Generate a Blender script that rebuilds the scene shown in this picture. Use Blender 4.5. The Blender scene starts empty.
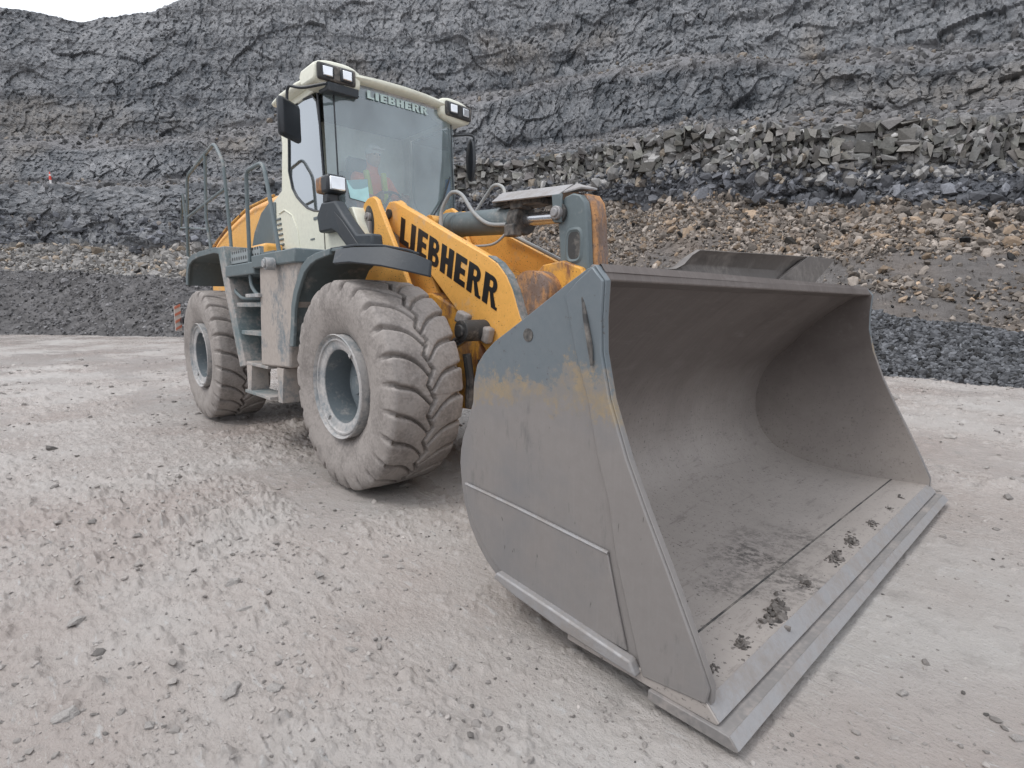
import bpy, bmesh, math, random
import numpy as np
from mathutils import Vector, Matrix, Euler, noise as mnoise
random.seed(7); rng = np.random.default_rng(11)
PI = math.pi
scene = bpy.context.scene
COL = scene.collection
CAM = np.array([4.0011, -3.3287, 1.4141])

# ------------------------------------------------------------------ numpy noise
def _hash(ix, iy, iz, seed):
    h = (ix.astype(np.int64) * 374761393 + iy.astype(np.int64) * 668265263 + iz.astype(np.int64) * 2147483647 + seed * 1274126177) & 0xFFFFFFFF
    h = ((h ^ (h >> 13)) * 1274126177) & 0xFFFFFFFF
    h = ((h ^ (h >> 16)) * 2246822519) & 0xFFFFFFFF
    h = h ^ (h >> 15)
    return (h & 0xFFFFFF) / float(0xFFFFFF)

def vnoise(P, seed=0):
    i = np.floor(P).astype(np.int64); f = P - i; u = f * f * f * (f * (f * 6 - 15) + 10)
    r = 0
    for dx in (0, 1):
        wx = u[:, 0] if dx else 1 - u[:, 0]
        for dy in (0, 1):
            wy = u[:, 1] if dy else 1 - u[:, 1]
            for dz in (0, 1):
                wz = u[:, 2] if dz else 1 - u[:, 2]
                r = r + wx * wy * wz * _hash(i[:, 0] + dx, i[:, 1] + dy, i[:, 2] + dz, seed)
    return r * 2 - 1

def fbm(P, octs=4, seed=0, gain=.5):
    r = 0; a = 1; n = 0
    for o in range(octs):
        r = r + a * vnoise(P * 2 ** o, seed + o * 17); n += a; a *= gain
    return r / n

def ridged(P, octs=4, seed=0):
    r = 0; a = 1; n = 0
    for o in range(octs):
        r = r + a * (1 - 2 * np.abs(vnoise(P * 2 ** o, seed + o * 13))); n += a; a *= .5
    return r / n

def worley(P, seed=0):
    i = np.floor(P).astype(np.int64)
    d1 = np.full(len(P), 9.); d2 = np.full(len(P), 9.); idh = np.zeros(len(P))
    pl = np.zeros(len(P))
    for dx in (-1, 0, 1):
        for dy in (-1, 0, 1):
            for dz in (-1, 0, 1):
                cx, cy, cz = i[:, 0] + dx, i[:, 1] + dy, i[:, 2] + dz
                hx = _hash(cx, cy, cz, seed); hy = _hash(cx, cy, cz, seed + 1); hz = _hash(cx, cy, cz, seed + 2)
                ox, oy, oz = cx + hx - P[:, 0], cy + hy - P[:, 1], cz + hz - P[:, 2]
                d = np.sqrt(ox * ox + oy * oy + oz * oz)
                near = d < d1
                d2 = np.where(near, d1, np.minimum(d2, d))
                idn = _hash(cx, cy, cz, seed + 3)
                # a random tilt inside each block makes flat, differently facing facets
                tl = ox * (idn - .5) + oy * (hx - .5) + oz * (hy - .5)
                idh = np.where(near, idn, idh); pl = np.where(near, tl, pl)
                d1 = np.where(near, d, d1)
    return d1, d2, idh, pl

def sstep(a, b, x):
    t = np.clip((x - a) / (b - a), 0, 1); return t * t * (3 - 2 * t)

# ------------------------------------------------------------------ materials
def new_mat(name):
    m = bpy.data.materials.new(name); m.use_nodes = True
    nt = m.node_tree; nt.nodes.clear()
    out = nt.nodes.new('ShaderNodeOutputMaterial'); b = nt.nodes.new('ShaderNodeBsdfPrincipled')
    nt.links.new(b.outputs[0], out.inputs[0])
    return m, nt, b, out

def N(nt, kind, **kw):
    n = nt.nodes.new(kind)
    for k, v in kw.items():
        if k.startswith('i_'):
            n.inputs[k[2:].replace('_', ' ')].default_value = v
        else: setattr(n, k, v)
    return n

def noise(nt, vec, scale, detail=4, rough=.55, dist=0.):
    n = N(nt, 'ShaderNodeTexNoise'); n.inputs['Scale'].default_value = scale; n.inputs['Detail'].default_value = detail
    n.inputs['Roughness'].default_value = rough; n.inputs['Distortion'].default_value = dist
    nt.links.new(vec, n.inputs['Vector']); return n.outputs['Fac']

def ramp(nt, fac, p0, p1, c0=(0, 0, 0, 1), c1=(1, 1, 1, 1)):
    r = N(nt, 'ShaderNodeValToRGB'); r.color_ramp.elements[0].position = p0; r.color_ramp.elements[1].position = p1
    r.color_ramp.elements[0].color = c0; r.color_ramp.elements[1].color = c1
    nt.links.new(fac, r.inputs[0]); return r.outputs[0]

def mix(nt, fac, a, b, mode='MIX'):
    n = N(nt, 'ShaderNodeMix', data_type='RGBA', blend_type=mode)
    for s, v in ((0, fac), (6, a), (7, b)):
        if hasattr(v, 'is_linked') or hasattr(v, 'links'): nt.links.new(v, n.inputs[s])
        elif isinstance(v, (int, float)): n.inputs[s].default_value = v if s == 0 else (v, v, v, 1)
        else: n.inputs[s].default_value = tuple(v) + ((1,) if len(v) == 3 else ())
    return n.outputs[2]

def mth(nt, op, a, b=0.0, c=None):
    n = N(nt, 'ShaderNodeMath', operation=op)
    for s, v in enumerate((a, b) if c is None else (a, b, c)):
        if hasattr(v, 'links'): nt.links.new(v, n.inputs[s])
        else: n.inputs[s].default_value = v
    return n.outputs[0]

def coords(nt, kind='Object', scale=(1, 1, 1)):
    t = N(nt, 'ShaderNodeTexCoord'); mp = N(nt, 'ShaderNodeMapping'); mp.inputs['Scale'].default_value = scale
    nt.links.new(t.outputs[kind], mp.inputs[0]); return mp.outputs[0]

def bump(nt, b, h, strength, dist=.01, prev=None):
    n = N(nt, 'ShaderNodeBump'); n.inputs['Strength'].default_value = strength; n.inputs['Distance'].default_value = dist
    nt.links.new(h, n.inputs['Height'])
    if prev is not None: nt.links.new(prev, n.inputs['Normal'])
    nt.links.new(n.outputs[0], b.inputs['Normal']); return n.outputs[0]

MUD = (.28, .26, .245)
def dirty(name, base, dirt=MUD, amount=.4, scale=3, rough=.45, metal=0., stain=None, stain_amt=0., zfade=None, spec=.4, chips=0.):
    """worn paint: base colour, patchy mud film (noise), optional stains, optional mud splashed up from below (zfade=(z_full, z_none))"""
    m, nt, b, out = new_mat(name)
    v = coords(nt)
    n1 = noise(nt, v, scale, 6, .65); n2 = noise(nt, v, scale * 9, 5, .6)
    f = mth(nt, 'ADD', mth(nt, 'MULTIPLY', n1, .7), mth(nt, 'MULTIPLY', n2, .3))
    if zfade:
        s = N(nt, 'ShaderNodeSeparateXYZ'); nt.links.new(v, s.inputs[0])
        mr = N(nt, 'ShaderNodeMapRange'); nt.links.new(s.outputs[2], mr.inputs[0])
        mr.inputs[1].default_value = zfade[0]; mr.inputs[2].default_value = zfade[1]; mr.inputs[3].default_value = .45; mr.inputs[4].default_value = -.12
        f = mth(nt, 'ADD', f, mr.outputs[0])
    mask = ramp(nt, f, .62 - amount * .3, .78 - amount * .3)
    var = mix(nt, n2, tuple(c * .82 for c in base), tuple(min(1, c * 1.12) for c in base))
    if stain:
        n3 = noise(nt, coords(nt, scale=(1, 1, .35)), scale * 2.3, 6, .7)
        var = mix(nt, ramp(nt, n3, .62 - stain_amt * .3, .70 - stain_amt * .25), var, stain)
    if chips:
        n4 = noise(nt, v, 60, 3, .6); var = mix(nt, ramp(nt, n4, .70 - chips * .1, .72 - chips * .1), var, (.10, .05, .03))
    dcol = mix(nt, n2, tuple(c * .75 for c in dirt), tuple(c * 1.2 for c in dirt))
    nt.links.new(mix(nt, mask, var, dcol), b.inputs['Base Color'])
    rr = mth(nt, 'ADD', mth(nt, 'MULTIPLY', mask, .8 - rough if rough < .8 else 0), rough)
    nt.links.new(rr, b.inputs['Roughness']); b.inputs['Metallic'].default_value = metal
    b.inputs['Specular IOR Level'].default_value = spec
    bump(nt, b, mth(nt, 'ADD', n2, mask), .25, .004)
    return m

def plain(name, col, rough=.5, metal=0.):
    m, nt, b, out = new_mat(name); v = coords(nt); n = noise(nt, v, 14, 4)
    nt.links.new(mix(nt, n, tuple(c * .8 for c in col), tuple(min(1, c * 1.15) for c in col)), b.inputs['Base Color'])
    b.inputs['Roughness'].default_value = rough; b.inputs['Metallic'].default_value = metal
    return m

M = {}
M['yellow'] = dirty('yellow_paint', (.80, .42, .105), (.48, .36, .25), .26, 2.4, .42, chips=.55)
M['yellow_worn'] = dirty('worn_yellow_paint', (.68, .34, .06), (.25, .16, .10), .45, 3, .5, stain=(.22, .10, .05), stain_amt=.4, chips=.6)
M['rust_orange'] = dirty('rusted_casting', (.50, .25, .10), (.16, .10, .07), .55, 3.5, .6, stain=(.20, .15, .13), stain_amt=.5, chips=.8)
M['cream'] = dirty('cream_paint', (.72, .72, .61), (.5, .48, .42), .12, 2.5, .35)
M['grey'] = dirty('blue_grey_paint', (.125, .155, .165), (.33, .31, .29), .28, 2.5, .45)
M['grey_mud'] = dirty('muddy_grey_paint', (.15, .19, .20), (.36, .33, .31), .62, 3.2, .5)
M['panel_mud'] = dirty('mud_caked_panel', (.16, .19, .21), (.37, .33, .30), .92, 3.0, .55)
M['black'] = plain('black_plastic', (.022, .026, .032), .4)
M['rubber_black'] = dirty('black_rubber', (.035, .042, .05), (.12, .12, .12), .2, 3, .5)
M['underbody'] = dirty('dark_underbody', (.05, .05, .05), (.22, .20, .18), .45, 3, .7)
M['tyre'] = dirty('muddy_tyre', (.20, .18, .168), (.305, .278, .26), .82, 5, .62, spec=.35)
M['rim'] = dirty('dusty_rim', (.22, .245, .26), (.42, .405, .395), .80, 4, .5)
M['hub_grey'] = dirty('hub_paint', (.13, .155, .17), (.30, .29, .28), .35, 5, .5)
M['chrome'] = plain('chrome_rod', (.55, .56, .58), .22, .9)
M['edge_steel'] = dirty('muddy_edge_steel', (.20, .19, .185), (.27, .245, .23), .5, 5, .5)
M['guard_steel'] = dirty('dark_guard_steel', (.13, .118, .11), (.22, .20, .185), .5, 3, .5)
M['steel'] = dirty('scraped_steel', (.31, .305, .31), (.27, .25, .238), .6, 7, .42, metal=.2)
M['lamp_glass'] = plain('lamp_glass', (.80, .82, .85), .15)
M['clear_reflector'] = plain('lamp_reflector', (.75, .77, .8), .12, .7)
M['hose'] = dirty('grey_hose', (.30, .31, .31), (.4, .38, .35), .4, 6, .5)
M['interior'] = plain('cab_interior', (.05, .055, .06), .7)
M['paper'] = plain('paper', (.45, .72, .74), .6)
M['letters'] = plain('black_lettering', (.012, .012, .013), .4)
M['letters_pale'] = plain('pale_lettering', (.50, .62, .60), .5)
M['red'] = plain('red_plastic', (.65, .06, .04), .5)
M['plate_white'] = plain('dirty_white', (.50, .45, .42), .6); M['plate_red'] = plain('faded_red', (.50, .17, .11), .6)
M['white'] = plain('white_paint', (.78, .76, .74), .5)
M['hivis_orange'] = plain('orange_cloth', (.95, .20, .08), .8)
M['hivis_yellow'] = plain('yellow_cloth', (.62, .75, .10), .8)
M['skin'] = plain('skin', (.55, .34, .26), .6)
M['trousers'] = plain('dark_trousers', (.04, .05, .08), .8)
M['blue'] = plain('blue_plastic', (.05, .18, .5), .4)

def glass_mat(name, tint, film, film_amt, refl=.055):
    m, nt, b, out = new_mat(name); nt.nodes.remove(b)
    tr = N(nt, 'ShaderNodeBsdfTransparent'); tr.inputs[0].default_value = tint + (1,)
    gl = N(nt, 'ShaderNodeBsdfGlossy'); gl.inputs['Roughness'].default_value = .03; gl.inputs[0].default_value = (.9, .95, 1, 1)
    fr = N(nt, 'ShaderNodeFresnel'); fr.inputs[0].default_value = 1.75
    df = N(nt, 'ShaderNodeBsdfDiffuse'); df.inputs[0].default_value = film + (1,)
    v = coords(nt); n = noise(nt, v, 2.2, 5, .6)
    f = mth(nt, 'MULTIPLY', n, film_amt * 2)
    m1 = N(nt, 'ShaderNodeMixShader'); nt.links.new(f, m1.inputs[0]); nt.links.new(tr.outputs[0], m1.inputs[1]); nt.links.new(df.outputs[0], m1.inputs[2])
    m2 = N(nt, 'ShaderNodeMixShader'); nt.links.new(mth(nt, 'ADD', mth(nt, 'MULTIPLY', fr.outputs[0], 1.0), refl), m2.inputs[0])
    nt.links.new(m1.outputs[0], m2.inputs[1]); nt.links.new(gl.outputs[0], m2.inputs[2]); nt.links.new(m2.outputs[0], out.inputs[0])
    return m
M['glass'] = glass_mat('dusty_windscreen', (.88, .95, .96), (.62, .78, .82), .22)
M['side_glass'] = glass_mat('tinted_glass', (.45, .55, .58), (.5, .55, .55), .10, .26)

def bucket_mat(name, inside=False):
    m, nt, b, out = new_mat(name); v = coords(nt)
    s = N(nt, 'ShaderNodeSeparateXYZ'); nt.links.new(v, s.inputs[0]); Z = s.outputs[2]
    n1 = noise(nt, v, 2.5, 6, .6); n2 = noise(nt, v, 22, 6, .7); n3 = noise(nt, coords(nt, scale=(1, 1, .25)), 30, 5, .7)
    if inside:
        # dried slurry: streaked along the sweep, paler low down; upper dark partly painted shade
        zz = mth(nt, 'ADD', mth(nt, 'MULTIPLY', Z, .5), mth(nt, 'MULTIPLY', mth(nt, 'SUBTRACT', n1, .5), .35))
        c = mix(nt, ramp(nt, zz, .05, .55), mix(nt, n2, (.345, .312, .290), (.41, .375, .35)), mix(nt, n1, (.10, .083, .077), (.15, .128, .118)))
        scr = ramp(nt, noise(nt, coords(nt, scale=(1.3, 46, 1.3)), 1.0, 5, .75), .40, .62)
        c = mix(nt, mth(nt, 'MULTIPLY', scr, .10), c, (.40, .37, .345))
        scd = ramp(nt, noise(nt, coords(nt, scale=(1.1, 70, 1.1)), 1.0, 6, .8), .60, .68)
        c = mix(nt, mth(nt, 'MULTIPLY', scd, .28), c, (.10, .09, .085))
        c = mix(nt, ramp(nt, noise(nt, coords(nt, scale=(1.2, .25, 1.2)), 16, 8, .75), .56, .72), c, (.19, .17, .16))
        c = mix(nt, ramp(nt, noise(nt, v, 55, 4, .7), .60, .66), c, (.12, .11, .105))
        dv = N(nt, 'ShaderNodeVectorMath', operation='DISTANCE'); nt.links.new(coords(nt, scale=(1.6, .8, 3)), dv.inputs[0]); dv.inputs[1].default_value = (2.95 * 1.6, -.35 * .8, .3)
        near_ = mth(nt, 'SUBTRACT', mth(nt, 'ADD', .25, mth(nt, 'MULTIPLY', noise(nt, v, 1.6, 5, .65), .9)), mth(nt, 'MULTIPLY', dv.outputs['Value'], .45))
        c = mix(nt, mth(nt, 'MULTIPLY', ramp(nt, near_, .46, .60), ramp(nt, noise(nt, v, 26, 7, .75), .44, .58)), c, (.13, .12, .113))
        rr = ramp(nt, n1, .3, .7, (.38, .38, .38, 1), (.6, .6, .6, 1))
    else:
        # bare mud-polished metal below, a rubbed band of old yellow paint, grey paint on top
        zz = mth(nt, 'ADD', Z, mth(nt, 'MULTIPLY', mth(nt, 'SUBTRACT', n1, .5), .5))
        zz = mth(nt, 'ADD', zz, mth(nt, 'MULTIPLY', mth(nt, 'SUBTRACT', n3, .5), .16))
        zz = mth(nt, 'ADD', zz, mth(nt, 'MULTIPLY', mth(nt, 'SUBTRACT', noise(nt, v, 30, 8, .8), .5), .42))
        mud = mix(nt, n2, (.215, .20, .192), (.265, .248, .24))
        mud = mix(nt, ramp(nt, n1, .45, .7), mud, (.20, .198, .202))
        mud = mix(nt, ramp(nt, noise(nt, coords(nt, scale=(1.5, 1, .4)), 5, 8, .75), .58, .70), mud, (.155, .15, .148))
        mud = mix(nt, ramp(nt, noise(nt, coords(nt, scale=(3, 1, .5)), 14, 3, .5, 1.5), .72, .74), mud, (.10, .095, .09))
        mud = mix(nt, mth(nt, 'MULTIPLY', ramp(nt, noise(nt, coords(nt, scale=(40, 1, 2.2)), 1.5, 6, .8), .50, .66), .16), mud, (.30, .285, .275))
        paint = mix(nt, n2, (.125, .155, .175), (.18, .20, .215))
        paint = mix(nt, ramp(nt, noise(nt, v, 34, 5, .7), .62, .70), paint, (.10, .095, .095))
        yel = mix(nt, n2, (.22, .185, .14), (.37, .29, .185)); yel = mix(nt, ramp(nt, noise(nt, v, 7, 7, .75), .42, .58), yel, mix(nt, n1, (.20, .195, .19), (.25, .23, .21)))
        zz = mth(nt, 'SUBTRACT', zz, .6)
        c = mix(nt, ramp(nt, zz, .39, .46), mud, yel)
        c = mix(nt, ramp(nt, zz, .52, .57), c, paint)
        rr = ramp(nt, zz, .3, .7, (.32, .32, .32, 1), (.42, .42, .42, 1))
    nt.links.new(c, b.inputs['Base Color']); nt.links.new(rr, b.inputs['Roughness'])
    b.inputs['Metallic'].default_value = .2
    bump(nt, b, mth(nt, 'ADD', n2, n3), .16, .004)
    return m
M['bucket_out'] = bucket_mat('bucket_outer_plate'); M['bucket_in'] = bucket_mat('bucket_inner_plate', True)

def attr_mat(name, rough=.8, bscale=6, bstr=.6, bdist=.05, varscale=5, spec=.3):
    m, nt, b, out = new_mat(name)
    a = N(nt, 'ShaderNodeAttribute'); a.attribute_name = 'Col'
    v = coords(nt); n1 = noise(nt, v, varscale, 8, .7); n2 = noise(nt, v, bscale, 9, .7)
    c = mix(nt, 1.0, a.outputs[0], ramp(nt, n1, .25, .75, (.62, .62, .62, 1), (1.3, 1.3, 1.3, 1)), 'MULTIPLY')
    nt.links.new(c, b.inputs['Base Color']); b.inputs['Roughness'].default_value = rough; b.inputs['Specular IOR Level'].default_value = spec
    bump(nt, b, n2, bstr, bdist)
    return m
M['rockface'] = attr_mat('quarry_rock', .8, 6, .8, .14, 2.5)
M['stones'] = attr_mat('loose_stone', .7, 20, .5, .02, 12)

# ------------------------------------------------------------------ mesh helper
class MB:
    def __init__(s): s.v = []; s.f = []
    def add(s, vs, fs):
        o = len(s.v); s.v += [tuple(map(float, p)) for p in vs]; s.f += [tuple(i + o for i in f) for f in fs]; return s
    def box(s, c, size, rot=None):
        x, y, z = [a / 2 for a in size]
        vs = [Vector((sx * x, sy * y, sz * z)) for sx in (-1, 1) for sy in (-1, 1) for sz in (-1, 1)]
        if rot: R = Euler(rot).to_matrix(); vs = [R @ p for p in vs]
        vs = [p + Vector(c) for p in vs]
        return s.add(vs, [(0, 1, 3, 2), (4, 6, 7, 5), (0, 4, 5, 1), (2, 3, 7, 6), (0, 2, 6, 4), (1, 5, 7, 3)])
    def hexa(s, a, b):
        """a, b: two quads of 4 corners, joined"""
        return s.add(list(a) + list(b), [(3, 2, 1, 0), (4, 5, 6, 7), (0, 1, 5, 4), (1, 2, 6, 5), (2, 3, 7, 6), (3, 0, 4, 7)])
    def prism(s, pts, y0, y1):
        """outline in X-Z, pushed along Y"""
        n = len(pts); vs = [(p[0], y0, p[1]) for p in pts] + [(p[0], y1, p[1]) for p in pts]
        return s.add(vs, [tuple(range(n)), tuple(range(2 * n - 1, n - 1, -1))] + [((i + 1) % n, i, n + i, n + (i + 1) % n) for i in range(n)])
    def extr(s, pts3, d):
        n = len(pts3); vs = [Vector(p) for p in pts3] + [Vector(p) + Vector(d) for p in pts3]
        return s.add(vs, [tuple(range(n)), tuple(range(2 * n - 1, n - 1, -1))] + [((i + 1) % n, i, n + i, n + (i + 1) % n) for i in range(n)])
    def tube(s, pts, r, seg=10, cap=True):
        P = [Vector(p) for p in pts]; n = len(P); rs = r if isinstance(r, (list, tuple)) else [r] * n
        up = Vector((0, 0, 1)); prev = None; vs = []
        for i in range(n):
            t = (P[min(i + 1, n - 1)] - P[max(i - 1, 0)]).normalized()
            if prev is None:
                a = t.cross(up)
                if a.length < .1: a = t.cross(Vector((1, 0, 0)))
            else: a = prev - t * prev.dot(t)
            a.normalize(); prev = a; b = t.cross(a)
            for k in range(seg):
                q = 2 * PI * k / seg; vs.append(P[i] + (a * math.cos(q) + b * math.sin(q)) * rs[i])
        fs = [(i * seg + k, i * seg + (k + 1) % seg, (i + 1) * seg + (k + 1) % seg, (i + 1) * seg + k) for i in range(n - 1) for k in range(seg)]
        if cap: fs += [tuple(range(seg - 1, -1, -1)), tuple(range((n - 1) * seg, n * seg))]
        return s.add(vs, fs)
    def cyl(s, a, b, r, seg=24): return s.tube([a, b], r, seg)
    def lathe_y(s, prof, cx, cz, seg=64, close=False):
        """prof: (r, y) pairs turned about the Y axis through (cx, cz)"""
        n = len(prof); vs = []
        for k in range(seg):
            q = 2 * PI * k / seg
            for r, y in prof: vs.append((cx + r * math.cos(q), y, cz + r * math.sin(q)))
        m = n if close else n - 1
        fs = [(k * n + i, k * n + (i + 1) % n, ((k + 1) % seg) * n + (i + 1) % n, ((k + 1) % seg) * n + i) for k in range(seg) for i in range(m)]
        return s.add(vs, fs)
    def build(s, name, mat, parent=None, bevel=0, smooth=35, mirror=False):
        me = bpy.data.meshes.new(name); me.from_pydata(s.v, [], s.f)
        if mirror:
            for v in me.vertices: v.co.y *= -1
        bm = bmesh.new(); bm.from_mesh(me); bmesh.ops.recalc_face_normals(bm, faces=bm.faces); bm.to_mesh(me); bm.free()
        me.materials.append(M[mat] if isinstance(mat, str) else mat)
        if smooth: me.shade_smooth(); me.set_sharp_from_angle(angle=math.radians(smooth))
        o = bpy.data.objects.new(name, me); COL.objects.link(o); o.parent = parent
        if bevel:
            b = o.modifiers.new('b', 'BEVEL'); b.width = bevel; b.segments = 2; b.limit_method = 'ANGLE'; b.angle_limit = math.radians(40)
        return o

def grid_mesh(name, V, nu, nv, mat, wrap=False, col=None, flip=False):
    """V: (nu*nv, 3) array, quads between neighbours"""
    iu = np.arange(nu if wrap else nu - 1); iv = np.arange(nv - 1)
    A, B = np.meshgrid(iu, iv, indexing='ij'); a = (A * nv + B).ravel(); b = (((A + 1) % nu) * nv + B).ravel()
    F = np.stack([a, b, b + 1, a + 1] if not flip else [a, a + 1, b + 1, b], 1).astype(np.int32)
    return raw_mesh(name, V, F, mat, col, True)

def raw_mesh(name, V, F, mat, col=None, smooth=False):
    me = bpy.data.meshes.new(name); k = F.shape[1]
    me.vertices.add(len(V)); me.vertices.foreach_set('co', np.asarray(V, np.float32).ravel())
    me.loops.add(F.size); me.loops.foreach_set('vertex_index', F.ravel().astype(np.int32))
    me.polygons.add(len(F)); me.polygons.foreach_set('loop_start', (np.arange(len(F)) * k).astype(np.int32))
    me.polygons.foreach_set('loop_total', np.full(len(F), k, np.int32))
    me.update(calc_edges=True)
    if smooth: me.shade_smooth()
    else: me.shade_flat()
    if col is not None:
        a = me.attributes.new('Col', 'FLOAT_COLOR', 'POINT'); c4 = np.ones((len(V), 4), np.float32); c4[:, :3] = col; a.data.foreach_set('color', c4.ravel())
    me.materials.append(M[mat] if isinstance(mat, str) else mat)
    o = bpy.data.objects.new(name, me); COL.objects.link(o); return o

def tag(o, label=None, cat=None, group=None, kind=None):
    if label: o['label'] = label
    if cat: o['category'] = cat
    if group: o['group'] = group
    if kind: o['kind'] = kind
    return o
def empty(name, loc=(0, 0, 0), parent=None):
    o = bpy.data.objects.new(name, None); COL.objects.link(o); o.location = loc; o.parent = parent; o.empty_display_size = .2; return o

# ================================================================== WHEEL LOADER
ld = tag(empty('wheel_loader'), 'large yellow and grey wheel loader with a wide open bucket resting on the mud', 'wheel loader')
R_T, WB, YC = .8285, 3.88, 1.120

# ---- tyre as a carved surface of revolution
def tyre_mesh():
    half = [(.405, .235), (.425, .262), (.47, .288), (.53, .306), (.60, .3175), (.655, .320), (.70, .3185), (.735, .314), (.762, .307), (.784, .299), (.800, .290), (.811, .276)]
    nt_ = 78
    left = [(r, -y, 0) for r, y in half]
    tread = [(.8115 + .0092 * (1 - (abs(y) / .27) ** 2.4), y, 1) for y in np.linspace(-.266, .266, nt_)]
    right = [(r, y, 0) for r, y in reversed(half)]
    prof = np.array(left + tread + right); nv = len(prof); nu = 760
    r, y = prof[:, 0], prof[:, 1]
    dr, dy = np.gradient(r), np.gradient(y); L = np.hypot(dr, dy); nr, ny = dy / L, -dr / L      # outward normal in (r, y)
    th = np.arange(nu) / nu * 2 * PI
    TH, Rr = np.meshgrid(th, r, indexing='ij'); _, Y = np.meshgrid(th, y, indexing='ij')
    NLUG = 24; p = 2 * PI * R_T / NLUG; s = TH * R_T
    a = np.clip(np.abs(Y) / .30, 0, 1.1)
    tri = 2 * np.abs(((s / p + .18) % 1) - .5) * 2 - 1
    c = .030 * tri
    side = Y > c
    off = p * (.92 * np.clip(1 - a, 0, 1) ** 1.75 - .06 * np.sin(a * PI * 1.7))
    wob = .010 * vnoise(np.stack([s.ravel() * 3, Y.ravel() * 9, side.ravel() * 5.], 1), 5).reshape(s.shape)
    ph = ((s + off + wob) / p + np.where(side, .5, 0)) % 1
    d = np.abs(ph - .5) * p
    hw = .0055 + .0075 * a ** 2
    g1 = 1 - sstep(hw, hw + .010, d)
    g2 = (1 - sstep(.009, .018, np.abs(Y - c))) * (a < .4)
    g = np.maximum(g1, g2)
    fade = sstep(.715, .775, Rr)
    tread_dep = .046 * g * fade
    wear = .0035 * vnoise(np.stack([s.ravel() * 9, Y.ravel() * 9, s.ravel() * 0], 1), 9).reshape(s.shape) * fade
    crown = .006 * np.clip(1 - d / (p * .5), 0, 1) * 0 + .010 * (1 - sstep(.0, .026, np.abs(d - hw))) * fade * (1 - g)   # rounded lug edges
    ring = .005 * np.exp(-((Rr - .655) / .006) ** 2) + .004 * np.exp(-((Rr - .50) / .005) ** 2)
    lump = .0025 * vnoise(np.stack([s.ravel() * 12, Rr.ravel() * 14, Y.ravel() * 14], 1), 3).reshape(s.shape)
    disp = ring + lump + wear - tread_dep - crown
    RR = Rr + nr[None, :] * disp; YY = Y + ny[None, :] * disp
    # contact patch: the tyre sags a little where it carries the weight
    zz = RR * np.sin(TH); sag = np.clip(-zz - (R_T - .022), 0, .1)
    V = np.stack([RR * np.cos(TH), YY * (1 + sag * 1.2), zz + sag], -1).reshape(-1, 3)
    ob = grid_mesh('tyre', V, nu, nv, 'tyre', wrap=True)
    return ob
ty = tyre_mesh(); ty_me = ty.data

def rim_parts():
    yo = -.322
    prof = [(.405, -.20), (.402, yo + .03), (.407, yo + .004), (.402, yo - .004), (.398, yo + .003), (.392, yo + .022), (.378, yo + .028), (.372, yo + .016), (.360, yo + .016),
            (.352, yo + .030), (.318, yo + .036), (.296, yo + .040), (.286, yo + .048)]
    a = MB().lathe_y(prof, 0, 0, 72)
    b = MB().lathe_y([(.288, yo + .044), (.276, yo + .26), (.262, yo + .275), (.18, yo + .275)], 0, 0, 64).lathe_y([(.205, yo + .275), (.20, yo + .22), (.19, yo + .212), (.15, yo + .21), (.14, yo + .19), (.08, yo + .185), (.07, yo + .17), (.0, yo + .17)], 0, 0, 48)
    for k in range(16):
        q = 2 * PI * k / 16; b.cyl((.232 * math.cos(q), yo + .275, .232 * math.sin(q)), (.232 * math.cos(q), yo + .25, .232 * math.sin(q)), .012, 8)
    for k in (0, 1):
        q = .9 + k * PI; a.box((.335 * math.cos(q), yo + .035, .335 * math.sin(q)), (.05, .03, .03), (0, -q, 0))
    return a, b
ra, rb = rim_parts()
rim0 = ra.build('rim', 'rim'); hub0 = rb.build('hub', 'hub_grey')
rim_me, hub_me = rim0.data, hub0.data
first = True
for wx in (0, -WB):
    for sgn in (-1, 1):
        w = empty('wheel', (wx, sgn * YC, R_T - .022), ld)
        if sgn > 0: w.rotation_euler = (0, 0, PI)
        if first: tr, rm, hb = ty, rim0, hub0; first = False
        else: tr = bpy.data.objects.new('tyre', ty_me); rm = bpy.data.objects.new('rim', rim_me); hb = bpy.data.objects.new('hub', hub_me); [COL.objects.link(o) for o in (tr, rm, hb)]
        for o in (tr, rm, hb): o.parent = w
        roll = .35 if wx else .0
        tr.rotation_euler = (0, roll, 0) if False else (0, 0, 0)

# ---- chassis
b = MB().prism([(-1.75, .62), (-1.75, 1.15), (-1.1, 1.45), (-.2, 1.55), (.35, 1.35), (.55, .95), (.45, .55), (-.6, .5)], -.40, .40)
b.build('front_frame', 'yellow_worn', ld, .02)
b = MB()
for x in (0, -WB):
    b = MB(); b.tube([(x, -.85, R_T), (x, -.45, R_T), (x, -.25, R_T), (x, .25, R_T), (x, .45, R_T), (x, .85, R_T)], [.2, .17, .27, .27, .17, .2], 20)
    b.build('axle', 'underbody', ld)
b = MB().prism([(-1.9, .65), (-1.9, 1.3), (-2.6, 1.75), (-5.4, 1.75), (-5.4, .75), (-4.6, .62), (-3.2, .62)], -.5, .5)
b.build('rear_frame', 'underbody', ld, .02)
b = MB().cyl((-1.83, 0, .55), (-1.83, 0, 1.35), .12, 18)
b.box((-1.83, 0, .62), (.5, .5, .1)).box((-1.83, 0, 1.25), (.5, .5, .1)); b.build('pivot_joint', 'underbody', ld, .01)

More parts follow.
